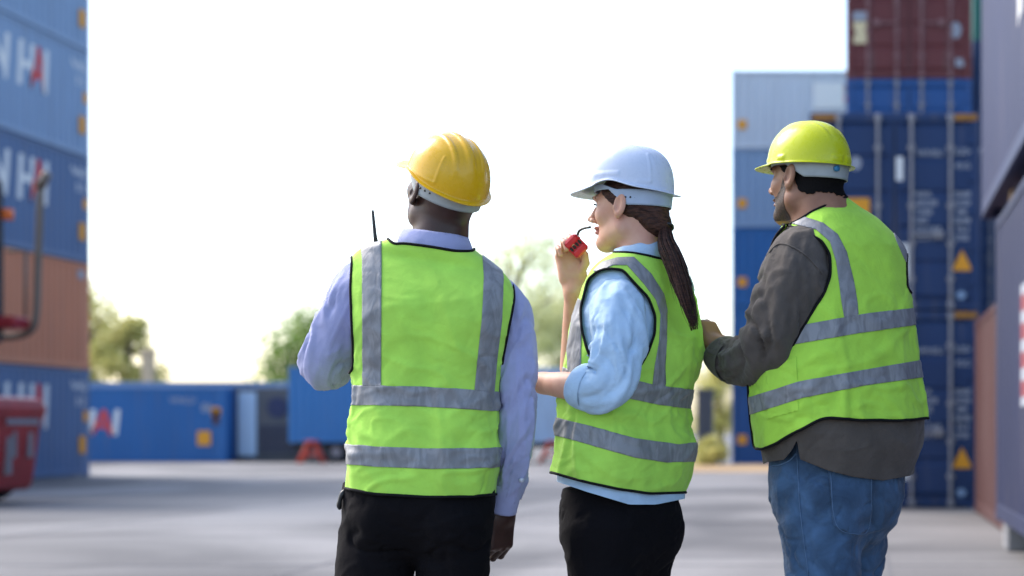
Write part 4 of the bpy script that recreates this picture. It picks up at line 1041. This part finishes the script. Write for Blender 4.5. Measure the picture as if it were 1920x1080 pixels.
tr_, tv, tq = trousers(P, f, (pw(560, 900, D)[0], D-.2, .03), (pw(1000, 900, D)[0], D+.2, wc[2]+.02), 'trouser_black', seed=60)
path_mesh(P, 'key_fob', cr([pw(648, 918, D-.05), pw(640, 930, D-.055), pw(636, 945, D-.055), pw(637, 955, D-.05)], 10), [.004, .006, .007, .006, .005, .005, .006, .006, .005, .003], 'black_plastic', tr_)
for i in (0, 1): shoe(P, k1[i][0], D+.0, R(8 if i == 0 else -8))
# his two-way radio
wr = empty('walkie_talkie', tuple(pw(718, 520, D+.30))); tag(wr, 'black two-way radio with long antenna held up before the shoulder of the yellow-hatted worker', 'radio')
def rmk(name, m, mat, par, sm=False): return mk(name, np.concatenate(m.v), m.f, mat, par, sm)
c0 = pw(718, 500, D+.30); ct_ = pw(718, 470, D+.30)
rmk('case', MB().bbox(c0[0]-.028, c0[0]+.028, c0[1]-.017, c0[1]+.017, c0[2]-.075, ct_[2], .006), 'black_plastic', wr)
v, f = tube([pw(708, 474, D+.30), pw(703, 440, D+.30), pw(699, 398, D+.30), pw(698.5, 394, D+.30)], [.0068, .0048, .0036, .0030], 10); mk('antenna', v, f, 'black_plastic', wr)
for (kx, kr) in ((720, .0052), (730, .0048)): v, f = tube([pw(kx, 474, D+.30), pw(kx, 463, D+.30), pw(kx, 461, D+.30)], [kr, kr, kr*.7], 12); mk('knob', v, f, 'black_plastic', wr)

# ------------------------------------------------------------------ woman in the white hat
P = Person('person with brown ponytail in white hard hat speaking into a red radio', 4.02, 1165); D = P.D
P.head(1182, 393, 0, 70, 1, 0, .91, (1203, 500, -.01, (.046, .060)), {})
hat, off = helmet(P, 'hat_white', dict(H=.128, scallop=.020, sph=1.5, peak=.036, lip=.010, rlip=.012, rear=-.010, rx=.106, rf=.144, rb=.126, e=2.75, ridges=((-.05, .004, .0016), (.05, .004, .0016)), pads=((1.0, 1.75, .20, .34, .0022), (2.1, 2.5, .06, .16, .002), (2.42, 2.5, .1, .75, .0018)), band=(-.044, .012), gap=.018, bandfrom=1.35, brear=.121, holes=(1.85, 1.98, 2.11, 2.24, 2.37, 2.5), holez=-.028), 'band_blue', zoff=.050, yoff=.0, sc_=.98)
hw_ = P
psi = R(50)
tab = [(452, 1176, 1232, .9, 0), (465, 1166, 1240, .85, 0), (476, 1150, 1252, .78, 0), (486, 1134, 1264, .72, 0), (500, 1116, 1278, .66, 0), (520, 1102, 1291, .64, 0), (545, 1092, 1302, .64, 0), (575, 1082, 1310, .66, 0), (610, 1070, 1315, .68, 0), (650, 1061, 1318, .70, 0), (690, 1056, 1312, .70, 0), (720, 1053, 1305, .70, 0), (760, 1049, 1297, .70, 0), (795, 1044, 1295, .72, 0), (840, 1040, 1305, .74, 0), (880, 1036, 1297, .75, 0), (925, 1036, 1287, .75, 0), (965, 1040, 1284, .75, 0)]
V, Q, sh = torso_grid(tab, psi, D); P.core(V, sh); N = normals(V, Q); px, py = proj(V)
amp = np.interp(py, [440, 520, 620, 700, 790, 930], [.2, .4, .9, 1.3, 1.5, 1.1]); Vw = smooth_grid(wrinkle(V, N, amp, 71, (9, 9, 3.8)), sh, 1); N = normals(Vw, Q); T = tri(Q); px, py = proj(Vw); fc = facing(Vw, N)
AH = [(1094, 560), (1103, 524), (1123, 508), (1141, 504), (1167, 506), (1190, 532), (1215, 558), (1228, 592), (1227, 625), (1215, 660), (1198, 690), (1150, 705), (1112, 680), (1101, 655), (1091, 615), (1089, 580)]
NK = [(1080, 440), (1150, 474), (1170, 474), (1187, 475), (1215, 480), (1247, 488), (1300, 480)]; HM = [(1000, 880), (1035, 886), (1100, 904), (1160, 917), (1220, 925), (1285, 923), (1320, 920)]
arm_f = np.maximum(-sdpoly(px, py, AH), (.05-fc)*200)
A = np.hstack([Vw, N, fc[:, None]]); A_, T_ = clip(A, T, np.minimum.reduce([arm_f, py-pl(px, NK), pl(px, HM)-py]))
V2, Fs = shell(A_[:, :3], A_[:, 3:6], T_, .0010, -.0012); vest = P.mesh('safety_vest', V2, Fs, 'vest_lime'); finish_vest(P, vest, A_, T_)
px_, py_ = proj(A_[:, :3]); vis = (A_[:, 6]-.02)*200
t1t = [(1030, 683), (1055, 687), (1075, 697), (1195, 714), (1230, 722), (1302, 731), (1330, 731)]; t1b = [(1030, 720), (1055, 724), (1180, 747), (1230, 758), (1297, 767), (1330, 767)]
t2t = [(1030, 779), (1045, 783), (1105, 798), (1190, 822), (1270, 833), (1320, 829)]; t2b = [(1030, 812), (1042, 816), (1105, 834), (1190, 858), (1250, 867), (1320, 864)]
tape(vest, A_, T_, band(px_, py_, t1t, t1b)); tape(vest, A_, T_, band(px_, py_, t2t, t2b))
PT = [(1112, 510), (1130, 492), (1158, 484), (1188, 483), (1220, 514), (1244, 552), (1250, 580), (1249, 640), (1246, 690), (1248, 732), (1222, 728), (1227, 685), (1235, 640), (1238, 590), (1229, 562), (1207, 533), (1176, 498), (1150, 498), (1125, 510)]
tape(vest, A_, T_, np.minimum.reduce([sdpoly(px_, py_, PT), vis, pl(px_, t1t)+1-py_]))
tape(vest, A_, T_, np.minimum.reduce([sdpoly(px_, py_, [(1080, 555), (1092, 565), (1090, 700), (1066, 700), (1064, 655)]), pl(px_, t1t)+1-py_]))
Vs, Qs, shs = torso_grid(tab, psi, D, nu=140); Ns = normals(Vs, Qs); Vs = wrinkle(Vs-Ns*np.interp(proj(Vs)[1], [905, 932], [.011, .002])[:, None], Ns, np.full(len(Vs), .5), 75); Ns = normals(Vs, Qs); ps, qs = proj(Vs)
As, Ts = clip(np.hstack([Vs, Ns]), tri(Qs), pl(ps, [(1000, 893), (1035, 900), (1100, 922), (1180, 946), (1230, 946), (1290, 934), (1320, 930)])-qs); sv = [(As[:, :3], Ts)]
v, q, e1 = sleeve([(1186, 545, -.05, .040), (1170, 550, -.088, .050), (1161, 572, -.118, .062), (1160, 606, -.142, .066), (1160, 645, -.165, .063), (1157, 685, -.182, .061), (1150, 714, -.190, .060), (1132, 728, -.188, .058), (1110, 728, -.180, .054), (1092, 723, -.172, .051)], D, seed=82, wr=.0062, elbow=[(.62, .07, 1.0), (.2, .06, .5), (.85, .05, .6)], freq=13); sv.append((v, q))
v, q, _ = sleeve([(1240, 530, .06, .045), (1262, 545, .10, .055), (1240, 620, .17, .055), (1160, 680, .22, .052), (1100, 700, .23, .048)], D, seed=83, wr=.004); sv.append((v, q))
n = 0; VV = []; FF = []
for (v, q) in sv: VV.append(v); FF += (q+n).tolist(); n += len(v)
shirt = P.mesh('shirt', np.vstack(VV), FF, 'shirt_sky')
collar(P, 'shirt_sky', (1199, 464, 50, -.18), (1199, 494, 58, -.10), psi, shirt, .9)
# rolled-up cuff: two thick turns of cloth
v, q, _ = sleeve([(1106, 728, -.179, .0540), (1096, 725, -.174, .0580), (1087, 721, -.169, .0560), (1083, 719, -.166, .050)], D, seed=84, wr=.0040, freq=60); mk('cuff', v, q, 'shirt_sky', shirt)
P.arm((1004, 716, -.05), (1110, 728, -.18), (.0265, .042), (-.8, .45, .12), (.1, 0, 1), -1, [(25, 35, 20)]*4, ct, .92, h=.0026)
gt = ((.022, .020, -.012), (.042, .044, -.026), (.043, .066, -.040), (.036, .082, -.050))
hw, hm = P.arm((1076, 528, .085), (1080, 690, .19), (.0285, .042), (-.22, .06, 1), (-.30, .95, 0), -1, [(30, 75, 45), (34, 78, 48), (38, 78, 50), (42, 78, 50)], gt, .86, h=.0019)
body = P.build_body('skin_fair')
# eye, lashes, brow and lips
for s in (-1, 1):
    v, q = surf(lambda p: d_ell((p-P.c)@P.A/P.sc, (s*.031, .0765, .006), (.0125, .0125, .0125))*P.sc, P.world((s*.031, .0765, .006))-.016, P.world((s*.031, .0765, .006))+.016, .002); P.mesh('eye', v, q, 'eye_white')
    path_mesh(P, 'eyelash', cr([P.world(x) for x in ((s*.018, .091, .011), (s*.030, .0955, .0135), (s*.046, .086, .009))], 10), [.001, .0016, .002, .002, .002, .002, .002, .0018, .0014, .001], 'hair_black')
    path_mesh(P, 'eyebrow', cr([P.world(x) for x in ((s*.014, .1015, .026), (s*.032, .0985, .031), (s*.052, .080, .027))], 10), [.002, .003, .003, .003, .003, .003, .003, .0025, .002, .001], 'hair_brown')
hv, hq = P.chunks[0]; hn = normals(hv, hq); lp = P.local(hv)
fl = np.minimum(.0105-np.abs(lp[:, 2]+.0565)*1.0, .024-np.abs(lp[:, 0]))-.0; fl = np.minimum(fl, lp[:, 1]-.088)
A2, T2 = clip(np.hstack([hv, hn]), tri(hq), fl); v, f = shell(A2[:, :3], A2[:, 3:6], T2, .0006, -.001); P.mesh('lips', v, f, 'lip_pink')
# hair drawn back to the tie
TIE = np.array([0, -.112, -.052])
def hf(p):
    q = (p-P.c)@P.A/P.sc; d = d_ell(q, (0, -.016, .030), (.0800, .100, .090)); d = smin(d, d_ell(q, (0, -.078, -.040), (.046, .040, .038)), .03); d = smin(d, d_ell(q, TIE+[0, .012, 0], (.022, .022, .022)), .02)
    d = smin(d, d_ell(q, (0, .012, .028), (.0770, .078, .058)), .01)
    for s in (-1, 1): d = smax(d, -d_ell(q, (s*.088, -.010, .000), (.016, .021, .033)), .006)
    # hairline: forehead and temples free, nape free
    line = q[:, 1]-np.interp(q[:, 2], [-.09, -.06, -.03, -.005, .015, .04, .08], [-.075, -.050, -.018, .004, .030, .060, .085]); d = smax(d, line, .006)
    strand = .0010*np.sin(q[:, 2]*520+q[:, 1]*150+3*vnoise(q*25, 5))*vnoise(q*30, 8)
    return (d-strand)*P.sc
v, q = surf(hf, P.c-.15, P.c+.15, .0024); hair = P.mesh('hair', v, q, 'hair_brown')
tw = P.world(TIE); end = pw(1304, 622, D-.135); g = np.random.default_rng(5)
mid = [tw, pw(1252, 455, D-.06), pw(1268, 495, D-.09), pw(1284, 545, D-.115), pw(1297, 590, D-.13), end]; MC = cr(mid, 40); TT, NN, BB = frames(MC)
wid = np.interp(np.linspace(0, 1, 40), [0, .06, .25, .5, .75, 1], [.010, .017, .027, .026, .019, .008]); m = MB()
for k in range(620):
    lk = k % 15; lg = np.random.default_rng(400+lk); la, lr = lg.uniform(0, 6.28), .25+.75*math.sqrt(lg.uniform(0, 1)); lp1, lp2 = lg.uniform(0, 6.28, 2); a = g.uniform(0, 6.28); r0 = .34*math.sqrt(g.uniform(0, 1)); L = int(40*(1-.50*g.uniform(0, 1)**1.3)); wob = g.uniform(-.5, .5); u = np.linspace(0, 1, 40)
    aa = a+wob*u*2+.25*np.sin(u*7+g.uniform(0, 6)); rr = wid*r0*(1+.12*np.sin(u*9+g.uniform(0, 6)))
    if k % 20 == 0: rr = rr+.016*u**2*g.uniform(.4, 1.8)
    lw = wid*lr*.78; wv = .0045*u*np.sin(u*8+lp1)+.007*u**2*math.sin(lp2)
    pth = MC+((np.cos(la)*lw+wv)[:, None]*NN+(np.sin(la)*lw+wv*math.cos(lp2))[:, None]*BB)+(np.cos(aa)*rr)[:, None]*NN+(np.sin(aa)*rr)[:, None]*BB; pth = pth[:L]; m.tube(pth[::2], np.interp(np.linspace(0, 1, len(pth[::2])), [0, .1, .7, 1], [.0012, .0015, .0011, .0003])*(1 if k % 20 else .55), 4)
po_ = mk('ponytail', np.concatenate(m.v), m.f, 'hair_brown', hair); po_['kind'] = 'stuff'
po_.data.materials.append(MAT['hair_mid']); po_.data.materials.append(MAT['hair_deep']); fs_ = np.array([q_[0] for q_ in m.f]); st_ = np.searchsorted(np.cumsum([len(v_) for v_ in m.v]), fs_, side='right'); pick = g.choice([0, 0, 0, 1, 2, 2], len(m.v)); po_.data.polygons.foreach_set('material_index', pick[st_].astype(np.int32))
# combed strands lying on the head, from the hairline back to the tie
m = MB(); K = 460; NS = 18; zz = g.uniform(-.072, .045, K); sg = np.where(g.uniform(0, 1, K) < .8, -1, 1)
y0 = np.interp(zz, [-.09, -.06, -.03, -.005, .015, .04, .08], [-.075, -.050, -.018, .004, .030, .060, .085])-g.uniform(-.001, .035, K)
st = np.stack([sg*.078*np.ones(K), y0, zz], 1); u = np.linspace(0, 1, NS)[None, :, None]; mid_ = np.stack([sg*.070, (y0+TIE[1])*.55, (zz*.8+TIE[2]*.2)], 1)
tg = TIE+g.normal(size=(K, 3))*.006; L = (1-u)**2*st[:, None]+2*u*(1-u)*mid_[:, None]+u**2*tg[:, None]; PW = P.world(L.reshape(-1, 3)); hgt = np.tile(.0002+.0016*np.sin(np.linspace(0, np.pi, NS))*1.0, K)*np.repeat(g.uniform(.2, 1, K), NS)
for _ in range(6):
    e_ = .0015; Gd = np.stack([hf(PW+e_*np.eye(3)[k])-hf(PW-e_*np.eye(3)[k]) for k in range(3)], 1)/(2*e_); PW = PW-np.clip(((hf(PW)-hgt)/((Gd**2).sum(1)+1e-6))[:, None]*Gd, -.006, .006)
for k in range(K): m.tube(PW[k*NS:(k+1)*NS], np.interp(np.linspace(0, 1, NS), [0, .2, .8, 1], [.0004, .0010, .0010, .0008]), 4)
mk('combed_strands', np.concatenate(m.v), m.f, 'hair_brown', hair)['kind'] = 'stuff'
v, f = tube(np.array([tw+(.015*math.cos(t_)*NN[0]+.015*math.sin(t_)*BB[0]) for t_ in np.linspace(0, 6.6, 30)]), .0045, 8); mk('hair_tie', v, f, 'black_plastic', hair)
LL = [pw(x, y, D+z) for (x, y, z) in ((1128, 1010, -.075), (1196, 1010, .075))]; k0 = [pw(1130, 1340, D-.08), pw(1200, 1340, D+.08)]; k1 = [pw(1132, 1625, D-.08), pw(1205, 1625, D+.09)]; wz = pw(1165, 915, D)[2]
def f(p):
    q = (p-pw(1165, 980, D))@rotz(psi); d = d_ell(q, (0, .005, .03), (.160, .126, .19)); d = smin(d, d_ell(q, (-.072, -.030, -.02), (.078, .080, .09)), .03); d = smin(d, d_ell(q, (.072, -.030, -.02), (.078, .080, .09)), .03)
    for i in (0, 1): d = smin(d, d_cone(p, LL[i], k0[i], .088, .06), .035); d = smin(d, d_cone(p, k0[i], k1[i], .06, .048), .02)
    return smax(smax(d, p[:, 2]-wz, .004), .05-p[:, 2], .004)
trousers(P, f, (pw(1000, 900, D)[0], D-.28, .03), (pw(1340, 900, D)[0], D+.28, wz+.02), 'trouser_black', seed=90)
for i in (0, 1): shoe(P, k1[i][0], k1[i][1], psi)
# the red radio in her hand
rc = pw(1079, 462, D+.055); rr = empty('handheld_radio', tuple(rc)); tag(rr, 'small red radio with black grille bars and curved aerial held at the mouth', 'radio')
M3 = np.stack([np.array([.70, 0, .71]), np.array([-.18, .97, .18])/1.0, np.cross(np.array([.70, 0, .71]), np.array([-.18, .97, .18]))], 1); M3 /= np.linalg.norm(M3, axis=0)
def rb(m, name, mat, sm=False): Vl = np.concatenate(m.v); return mk(name, rc+Vl@M3.T, m.f, mat, rr, sm)
rb(MB().bbox(-.019, .023, -.014, .015, -.026, .027, .005), 'case', 'radio_red'); rb(MB().bbox(-.017, .021, -.019, -.013, -.024, -.006, .003), 'front_panel', 'radio_red'); rb(MB().bbox(-.017, .021, -.0185, -.013, .008, .025, .003), 'front_panel', 'radio_red')
for k in range(4): rb(MB().bbox(-.015+k*.0095, -.0085+k*.0095, -.0175, -.012, -.004, .007, .0015), 'grille_bar', 'black_plastic')
Vq, Fq = tube(cr([pw(1083, 441, D+.055), pw(1086, 433, D+.05), pw(1095, 428, D+.04), pw(1107, 426, D+.03)], 16), .0033, 8); mk('aerial', Vq, Fq, 'black_plastic', rr)

# ------------------------------------------------------------------ bearded man in the lime hat
P = Person('bearded person in lime hard hat, dark grey shirt and blue jeans', 4.08, 1575); D = P.D
P.head(1514, 338, 0, 51, 3, 0, .98, (1550, 430, -.015, (.068, .088)), {'jaw': .004})
hat, off = helmet(P, 'hat_lime', dict(H=.126, scallop=.0, peak=.044, lip=.011, rlip=.002, rx=.108, rf=.126, rb=.136, e=2.3, ridges=((0, .020, .0040), (-.036, .005, .0030), (.036, .005, .0030)), pads=((1.35, 1.62, .02, .16, .0035), (.2, .95, .03, .14, .002), (2.75, 3.1, .02, .2, .003)), band=(-.034, .004), bandfrom=1.55, brear=.118), 'band_grey', zoff=.036, sc_=.90)
v, f = tube([P.world(np.array([-.022, -.112, -.014])+off), P.world(np.array([-.024, -.122, -.014])+off)], .0075, 14); P.mesh('ratchet_knob', v, f, 'knob_blue', hat)
psi = R(42)
tab = [(372, 1515, 1584, .95, -.01), (384, 1505, 1600, .88, -.01), (396, 1495, 1620, .80, 0), (410, 1484, 1642, .74, 0), (425, 1474, 1660, .70, 0), (445, 1462, 1681, .66, 0), (465, 1452, 1694, .65, 0), (490, 1444, 1699, .66, 0), (520, 1436, 1702, .68, 0), (560, 1424, 1706, .70, 0), (600, 1414, 1712, .72, 0), (650, 1405, 1718, .74, 0), (700, 1402, 1725, .76, 0), (750, 1405, 1732, .77, 0), (790, 1410, 1737, .78, 0), (830, 1418, 1736, .78, 0), (870, 1428, 1722, .78, 0), (910, 1436, 1712, .78, 0)]
V, Q, sh = torso_grid(tab, psi, D, nu=260); P.core(V, sh); N = normals(V, Q); px, py = proj(V)
amp = np.interp(py, [380, 480, 600, 700, 850], [.2, .5, .9, 1.2, 1.2]); Vw = smooth_grid(wrinkle(V, N, amp, 121, (9, 9, 3.2)), sh, 1); N = normals(Vw, Q); T = tri(Q); px, py = proj(Vw); fc = facing(Vw, N)
AH = [(1420, 520), (1436, 470), (1455, 445), (1477, 424), (1503, 434), (1540, 453), (1555, 478), (1556, 517), (1545, 550), (1520, 590), (1500, 625), (1488, 650), (1440, 660), (1400, 640)]
AH2 = [(1702, 455), (1697, 470), (1696, 500), (1698, 540), (1706, 552), (1760, 552), (1760, 455)]
NK = [(1440, 424), (1480, 424), (1497, 417), (1523, 400), (1557, 384), (1583, 373), (1640, 360)]; HM = [(1390, 832), (1418, 839), (1430, 842), (1460, 830), (1500, 806), (1540, 786), (1560, 783), (1620, 787), (1700, 788), (1750, 782)]
FE = [(600, 1380), (690, 1404), (740, 1407), (790, 1411), (838, 1417)]
arm_f = np.maximum(-sdpoly(px, py, AH), (.05-fc)*200); arm_f = np.minimum(arm_f, -sdpoly(px, py, AH2))
A = np.hstack([Vw, N, fc[:, None]]); A_, T_ = clip(A, T, np.minimum.reduce([arm_f, py-pl(px, NK), pl(px, HM)-py, px-pl(py, FE)]))
V2, Fs = shell(A_[:, :3]+A_[:, 3:6]*.004, A_[:, 3:6], T_, .0010, -.0012); vest = P.mesh('safety_vest', V2, Fs, 'vest_lime_warm'); A_[:, :3] += A_[:, 3:6]*.004; finish_vest(P, vest, A_, T_, .0036)
px_, py_ = proj(A_[:, :3]); vis = (A_[:, 6]-.02)*200
t1t = [(1380, 633), (1497, 611), (1610, 590), (1707, 578), (1740, 575)]; t1b = [(1380, 667), (1495, 645), (1610, 625), (1712, 610), (1740, 607)]
t2t = [(1390, 750), (1415, 742), (1500, 715), (1610, 695), (1720, 676), (1750, 672)]; t2b = [(1390, 783), (1415, 775), (1505, 746), (1610, 725), (1726, 708), (1760, 702)]
tape(vest, A_, T_, band(px_, py_, t1t, t1b)); tape(vest, A_, T_, band(px_, py_, t2t, t2b))
PT = [(1484, 420), (1507, 407), (1543, 419), (1570, 440), (1587, 473), (1600, 527), (1606, 562), (1610, 600), (1584, 605), (1577, 565), (1573, 533), (1567, 490), (1556, 454), (1530, 431)]
tape(vest, A_, T_, np.minimum.reduce([sdpoly(px_, py_, PT), vis, pl(px_, t1t)+1-py_]))
tape(vest, A_, T_, np.minimum.reduce([sdpoly(px_, py_, [(1672, 430), (1690, 448), (1698, 470), (1702, 500), (1692, 480), (1680, 452)]), vis]))
tape(vest, A_, T_, np.minimum.reduce([sdpoly(px_, py_, [(1436, 690), (1494, 668), (1498, 770), (1440, 786)]), vis]), .0024, 'vest_lime_warm', 'pocket')
zx = [pw(1406, 705, D+.02), pw(1407, 740, D+.02), pw(1409, 790, D+.02)]; path_mesh(P, 'zip', cr(zx, 12), .0045, 'zip_black', vest)
b = pw(1410, 785, D-.01); mk('zip_pull', *(lambda m: (np.concatenate(m.v), m.f))(MB().bbox(b[0]-.006, b[0]+.004, b[1]-.006, b[1]+.004, b[2]-.016, b[2]+.014, .002)), 'zip_black', vest)
Vs, Qs, shs = torso_grid(tab, psi, D, nu=160); Ns = normals(Vs, Qs); Vs = wrinkle(Vs-Ns*.007, Ns, np.full(len(Vs), .6), 125); Ns = normals(Vs, Qs); ps, qs = proj(Vs)
hem = [(1380, 868), (1428, 872), (1440, 866), (1470, 862), (1484, 845), (1495, 824), (1498, 860), (1552, 882), (1600, 894), (1655, 901), (1705, 892), (1730, 880)]
As, Ts = clip(np.hstack([Vs, Ns]), tri(Qs), np.minimum(pl(ps, hem)-qs, qs-pl(ps, [(1440, 430), (1497, 424), (1557, 392), (1590, 380), (1650, 375)]))); sv = []
v, f = shell(As[:, :3], As[:, 3:6], Ts, .001, -.001); sv.append((v, f))
P3S = v, q, e1 = sleeve([(1535, 462, -.06, .055), (1512, 468, -.10, .066), (1496, 494, -.130, .078), (1482, 540, -.150, .083), (1466, 590, -.160, .082), (1452, 632, -.150, .078), (1436, 658, -.125, .072), (1410, 673, -.080, .065), (1384, 678, -.040, .058), (1364, 674, -.005, .052), (1354, 664, .015, .048)], D, seed=131, wr=.0065, elbow=[(.55, .10, 1.0), (.2, .06, .4), ], freq=15); sv.append((v, q.tolist()))
v, q, _ = sleeve([(1625, 470, .08, .055), (1645, 505, .13, .068), (1648, 560, .16, .064), (1625, 640, .21, .060), (1540, 670, .24, .058), (1420, 655, .23, .046)], D, seed=132, wr=.004); sv.append((v, q.tolist()))
n = 0; VV = []; FF = []
for (v, q) in sv: VV.append(v); FF += [[i+n for i in z] for z in q]; n += len(v)
shirt = P.mesh('shirt', np.vstack(VV), FF, 'shirt_charcoal')
v, q, _ = sleeve([(1376, 678, -.026, .0565), (1362, 672, .0, .0535), (1352, 661, .018, .0515)], D, seed=133, wr=.0016); mk('cuff', v, q, 'shirt_charcoal', shirt)
P.arm((1347, 654, .030), (1384, 678, -.04), (.029, .036), (-.42, .35, .75), (.75, -.5, .45), 1, [(50, 55, 30), (52, 58, 30), (56, 58, 30), (60, 58, 30)], ct, .95, h=.0026)
P.arm((1398, 662, .20), (1480, 676, .24), (.028, .036), (-.85, 0, .42), (.5, -.2, .8), 1, [(30, 40, 25), (32, 42, 25), (36, 42, 25), (40, 42, 25)], ct, .95, h=.0030)
P.build_body('skin_brown')
hv, hq = P.chunks[0]; hn = normals(hv, hq); lp = P.local(hv); jit = .006*vnoise(lp*70, 3)+.004*vnoise(lp*160, 4)
top_ = np.interp(lp[:, 1], [-.01, .006, .012, .024, .036, .055, .085, .12], [-.20, -.085, .012, .000, -.030, -.047, -.042, -.040])   # upper edge of the beard, sideburn to moustache
fb = np.minimum.reduce([top_-lp[:, 2]+jit*.35, lp[:, 2]+.106, (lp[:, 1]-.010)+.35*(lp[:, 2]+.06).clip(0, 1)+jit*.3])
fb = np.where((np.abs(lp[:, 0]) > .0755) & (lp[:, 1] < .010), -.01, fb)
mo = np.hypot((lp[:, 2]+.057)/.012, lp[:, 0]/.026); fb = np.minimum(fb, np.where(lp[:, 1] > .07, (mo-1)*.01, 1))
A2, T2 = clip(np.hstack([hv, hn]), tri(hq), fb); v, f = shell(A2[:, :3], A2[:, 3:6], T2, .0010, -.001); P.mesh('beard', v, f, 'beard_dark')
fh = np.minimum.reduce([-lp[:, 1]+np.interp(lp[:, 2], [-.10, -.07, -.03, .0, .015, .03, .06], [-.085, -.055, -.030, -.016, .020, .040, .075])+jit*.6, lp[:, 2]+.040+jit, .030-lp[:, 2]]); ear = (np.abs(lp[:, 0]) > .079) & (lp[:, 1] > -.04); fh = np.where(ear, -.01, fh)
A2, T2 = clip(np.hstack([hv, hn]), tri(hq), fh); v, f = shell(A2[:, :3], A2[:, 3:6], T2, .0032, -.001); P.mesh('hair', v, f, 'hair_black')
for s in (-1, 1): path_mesh(P, 'eyebrow', cr([P.world(x) for x in ((s*.014, .1015, .024), (s*.032, .0985, .029), (s*.052, .080, .025))], 10), [.003, .004, .004, .004, .004, .004, .004, .0035, .003, .002], 'hair_black')
LL = [pw(x, y, D+z) for (x, y, z) in ((1540, 1000, -.075), (1600, 990, .085))]; k0 = [pw(1548, 1330, D-.07), pw(1580, 1330, D+.10)]; k1 = [pw(1552, 1610, D-.07), pw(1590, 1610, D+.12)]; wz = pw(1575, 815, D)[2]
def f(p):
    q = (p-pw(1574, 925, D))@rotz(psi); d = d_ell(q, (0, .01, .04), (.190, .150, .20)); d = smin(d, d_ell(q, (-.085, -.050, -.02), (.092, .085, .10)), .03); d = smin(d, d_ell(q, (.060, -.045, -.010), (.080, .078, .095)), .03)
    for i in (0, 1): d = smin(d, d_cone(p, LL[i], k0[i], .100 if i == 0 else .088, .072), .03); d = smin(d, d_cone(p, k0[i], k1[i], .072, .065), .02)
    return smax(smax(d, p[:, 2]-wz, .004), .05-p[:, 2], .004)
je, tv, tq = trousers(P, f, (pw(1370, 900, D)[0], D-.3, .03), (pw(1760, 900, D)[0], D+.33, wz+.02), 'denim', h=.0055, amp=1.1, seed=140, name='jeans')
tn = normals(tv, tq); px, py = proj(tv); fc = facing(tv, tn); At = np.hstack([tv, tn, fc[:, None]]); Tt = tri(tq)
PK = [(1553, 880), (1562, 985), (1605, 1005), (1632, 988), (1637, 885)]
pk = tape(je, At, Tt, np.minimum(sdpoly(px, py, PK), (fc-.05)*200), .0035, 'denim', 'back_pocket')
def on_jeans(pts, name, mat, r, par, off=.0012, src=None):
    """a seam line laid on the jeans along photo pixels"""
    tv, tn, px, py, fc = src or (globals()['tv'], globals()['tn'], globals()['px'], globals()['py'], globals()['fc'])
    pts = cr(pts, 40); out_ = []
    vis_ = np.where(fc > .05)[0]
    for (x, y) in pts:
        i = vis_[np.argsort((px[vis_]-x)**2+(py[vis_]-y)**2)[:4]]; wgt = 1/((px[i]-x)**2+(py[i]-y)**2+1); c = (tv[i]*wgt[:, None]).sum(0)/wgt.sum(); out_.append(pw(x, y, c[1])+tn[i[0]]*off)
    o_ = np.array(out_)
    for _ in range(3): o_[1:-1] = (o_[:-2]+2*o_[1:-1]+o_[2:])/4
    v, f = tube(o_, r, 6); mk(name, v, f, mat, par)
if pk:
    on_jeans([(1557, 886), (1566, 982), (1605, 1001), (1628, 985), (1633, 890)], 'stitching', 'stitch', .0011, pk, .0042)
on_jeans([(1494, 830), (1496, 880), (1500, 950), (1507, 1010), (1516, 1078)], 'side_seam', 'stitch', .0013, je)
sv_ = P3S[0]; sn_ = normals(sv_, P3S[1]); sx_, sy_ = proj(sv_); src_ = (sv_, sn_, sx_, sy_, facing(sv_, sn_))
on_jeans([(1438, 480), (1460, 458), (1490, 466), (1518, 486), (1540, 512)], 'shoulder_seam', 'shirt_charcoal', .0022, shirt, .0012, src_)
on_jeans([(1444, 874), (1462, 872), (1480, 864), (1494, 850)], 'front_pocket', 'stitch', .0018, je)
for i in (0, 1): shoe(P, k1[i][0], k1[i][1], psi)
